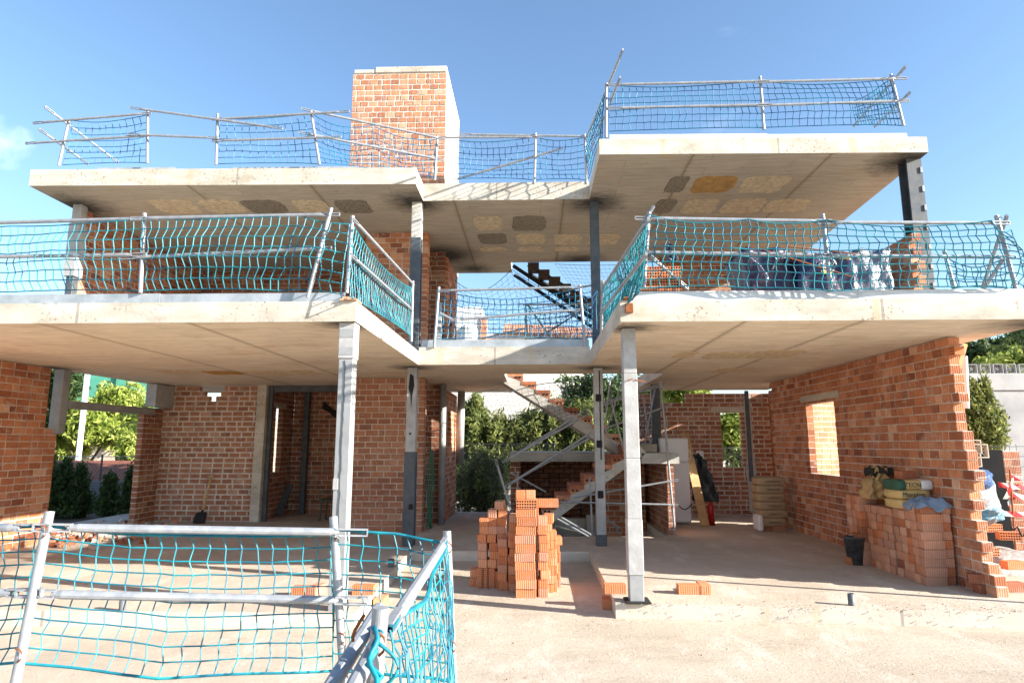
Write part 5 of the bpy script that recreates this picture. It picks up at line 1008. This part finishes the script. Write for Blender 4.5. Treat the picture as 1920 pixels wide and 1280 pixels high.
# tarp bag, white sheet
def m_film(n, a, b_, tr=.3):
    m = NM(n, .3); o = m.obj(); ns = m.noise(o, 3, 6, .7, 1.5); m.col(m.mix(m.ramp(ns, (.42, 0.), (.6, 1.)), a, b_)); m.bump(m.noise(m.map(o, (1, 1, .6)), 9, 8, .75, 1.2), 1., .06); return m.mat
FWB = m_film('milky_film', (.46, .46, .47), (.34, .38, .44)); FBL = m_film('blue_film', (.02, .07, .22), (.04, .13, .32)); FWT = m_film('white_sheet', (.46, .44, .42), (.34, .32, .30)); FCY = m_film('cyan_film', (.10, .32, .48), (.36, .46, .52))
c = W(1852, 940, Y=8.6)
lump('big_bag', (c[0]+.03, 9.0, c[2]+.02), (.30, .30, .36), FWB, 'milky plastic sacks heaped outside the right wall end', 'plastic sacks', seed=31, amp=.09, e=.75, n=22)
c = W(1845, 903, Y=8.6); o = lump('blue_bag', (c[0]-.01, 8.82, c[2]+.02), (.23, .20, .14), FBL, 'blue printed plastic sack on top of the milky sacks', 'plastic sack', seed=32, amp=.07, e=.7, n=18)
p = W(1838, 893, Y=8.60); b = MB(); b.tube([(p[0]+.07*math.cos(a), 8.60, p[2]+.035*math.sin(a)) for a in [i*2*math.pi/20 for i in range(21)]], .007, 5); b.tube([(p[0]-.03, 8.60, p[2]-.02), (p[0]+.03, 8.60, p[2]+.02)], .006, 5); q = b.build('printed_ring', WHT); q.parent = o
c = W(1862, 965, Y=8.55); lump('cyan_wrap', (c[0], 8.9, c[2]), (.27, .26, .13), FCY, 'crumpled cyan plastic wrap below the milky sacks', 'plastic wrap', seed=33, amp=.12, e=.8, n=20)
c = W(1885, 1030, Y=8.45); lump('white_sheet', (c[0]+.05, 8.75, .18), (.48, .5, .24), FWT, 'white plastic sheet covering a heap outside the right wall end', 'plastic sheet', seed=34, amp=.06, e=.8, n=24, squash=.2)
for i, (px, py, lb_, kd, rz) in enumerate(((1858, 990, 'hollow brick with dark holes left on the covered heap', 'holed', .1), (1890, 1005, 'perforated brick lying on the white plastic sheet', 'holed', -.15), (1850, 1035, 'perforated brick at the foot of the white plastic sheet', 'holed', .1), (1900, 1060, 'orange brick on the ground in front of the white plastic sheet', 'plain', 0.1))):
    p = W(px, py, Y=(8.9, 8.6, 8.25, 8.05)[i]); brick(p[0], p[1], max(0, p[2]-.04), rz, kd, 0, lb_, None)
b = MB(); b.tube([W(1895+i*3, 985+6*math.sin(i*1.1)+i*2, Y=8.3) for i in range(12)], .01, 6); b.build('cable', BLK, None, True, tags=('black cable curling over the white plastic sheet', 'cable'))
# hazard tape
RW = NM('red_white_tape', .5); wv = RW.n('TexWave', wave_type='BANDS', bands_direction='DIAGONAL', Scale=2.6); RW.set(wv.inputs['Vector'], RW.obj()); RW.col(RW.ramp(wv.outputs['Fac'], (.48, (.45, .44, .43)), (.52, (.45, .008, .012)))); RW = RW.mat
def tape(p, q, sag=.02, w_=.07, tw=0):
    p, q = Vector(p), Vector(q); v = []; n = 12
    for i in range(n+1):
        t = i/n; c = p+(q-p)*t-Vector((0, 0, sag*math.sin(math.pi*t))); a = tw*t; u = Vector((0, math.sin(a), math.cos(a)))
        if abs((q-p).normalized().z) > .8: u = Vector((math.cos(a), math.sin(a), 0))
        v += [c-u*w_/2, c+u*w_/2]
    return v, [(2*i, 2*i+2, 2*i+3, 2*i+1) for i in range(n)]
b = MB(); Yt = 9.0
for (a, c) in (((1872, 908), (1960, 912)), ((1892, 895), (1960, 890)), ((1895, 925), (1960, 938)), ((1885, 935), (1900, 895)), ((1890, 945), (1908, 915)), ((1880, 962), (1960, 960))): b.raw(*tape(W(*a, Y=Yt), W(*c, Y=Yt+random.uniform(-.1, .1)), tw=.6))
t = thing('tape_barrier', 'red and white hazard tape strung at the right edge', 'hazard tape', W(1893, 960, Y=Yt)); b.build('tape', RW, t); b = MB(); b.tube([(*W(1893, 960, Y=Yt)[:2], 0), W(1893, 880, Y=Yt)], .012, 6); b.build('stake', RUST, t)
# dark soil beyond and small pale road
b = MB(); b.raw([(8.2, 11.2, .012), (30, 11.2, .012), (30, 13.2, .012), (8.2, 13.2, .012)], [(0, 1, 2, 3)]); o = b.build('soil_strip', m_plain('dark_soil', (.10, .075, .055), .95, bump=.8), None); o['kind'] = 'structure'
# distant ground behind: garden floor left
b = MB(); b.raw([(-40, 10.4, .02), (-8.4, 10.4, .02), (-8.4, 16.6, .02), (-40, 16.6, .02)], [(0, 1, 2, 3)]); o = b.build('garden_soil', m_plain('garden_soil', (.16, .11, .08), .95, bump=.8), None); o['kind'] = 'structure'

brick(4.94, 7.50, 2.77, math.pi/2, 'holed', 0, 'perforated brick set near the top of the right wall end'); 

gh_ = thing('garden_house', 'pale house wall glimpsed through the hole at the top of the left brick wall', 'house', (-14, 32, 0))
b = MB(); b.box(-15.4, -9, 32, 38, 0, 6.6); b.build('wall', WST, gh_); b = MB(); b.raw([(-15.8, 31.6, 6.6), (-8.6, 31.6, 6.6), (-8.6, 38.4, 6.6), (-15.8, 38.4, 6.6), (-12.2, 33.5, 8.0), (-12.2, 36.5, 8.0)], [(0, 1, 4), (1, 2, 5, 4), (2, 3, 5), (3, 0, 4, 5), (3, 2, 1, 0)]); b.build('roof', TILE, gh_)

b = MB(); b.tube([(5.78, 6.72, 0), (5.78, 6.72, 3.6)], .035, 14); b.build('scaffold_post', GV, None, tags=('upright scaffold post just beyond the right end of the slab', 'scaffold post'))

T('stair_railing', 'loose thin tubes crossing between the steel column and the white column', [(W(1128, 835, Y=12.9), W(1165, 720, Y=12.9)), (W(1118, 760, Y=13.1), W(1250, 715, Y=13.1)), (W(1205, 740, Y=13.2), W(1222, 850, Y=13.2)), (W(1228, 730, Y=13.2), W(1205, 850, Y=13.2)), (W(1126, 905, Y=12.2), W(1200, 880, Y=12.2)), (W(1040, 985, Y=12.4), W(1120, 1004, Y=12.2))], .017)
b = MB(); b.bevbox(W(1222, 760, Y=13.4)[0], W(1238, 760, Y=13.4)[0], 13.4, 13.55, 1.59, 2.99, .004); b.build('steel_column', DST, H)
net('dark loose netting bunched beside the dark steel column on the landing', [(W(1200, 760, Y=13.3), W(1205, 845, Y=13.3)), (W(1226, 755, Y=13.3), W(1222, 845, Y=13.3))], cell=.08, bulge=.08, sagt=.02, seed=55, mat=CORDB, jit=.03)
net('dark netting hung behind the steel column in the stair bay', [(W(1050, 708, Y=14.4), W(1062, 800, Y=14.4)), (W(1160, 708, Y=14.4), W(1160, 815, Y=14.4))], cell=.12, bulge=.08, sagt=.05, seed=56, mat=CORDD, r=.003, jit=.012)
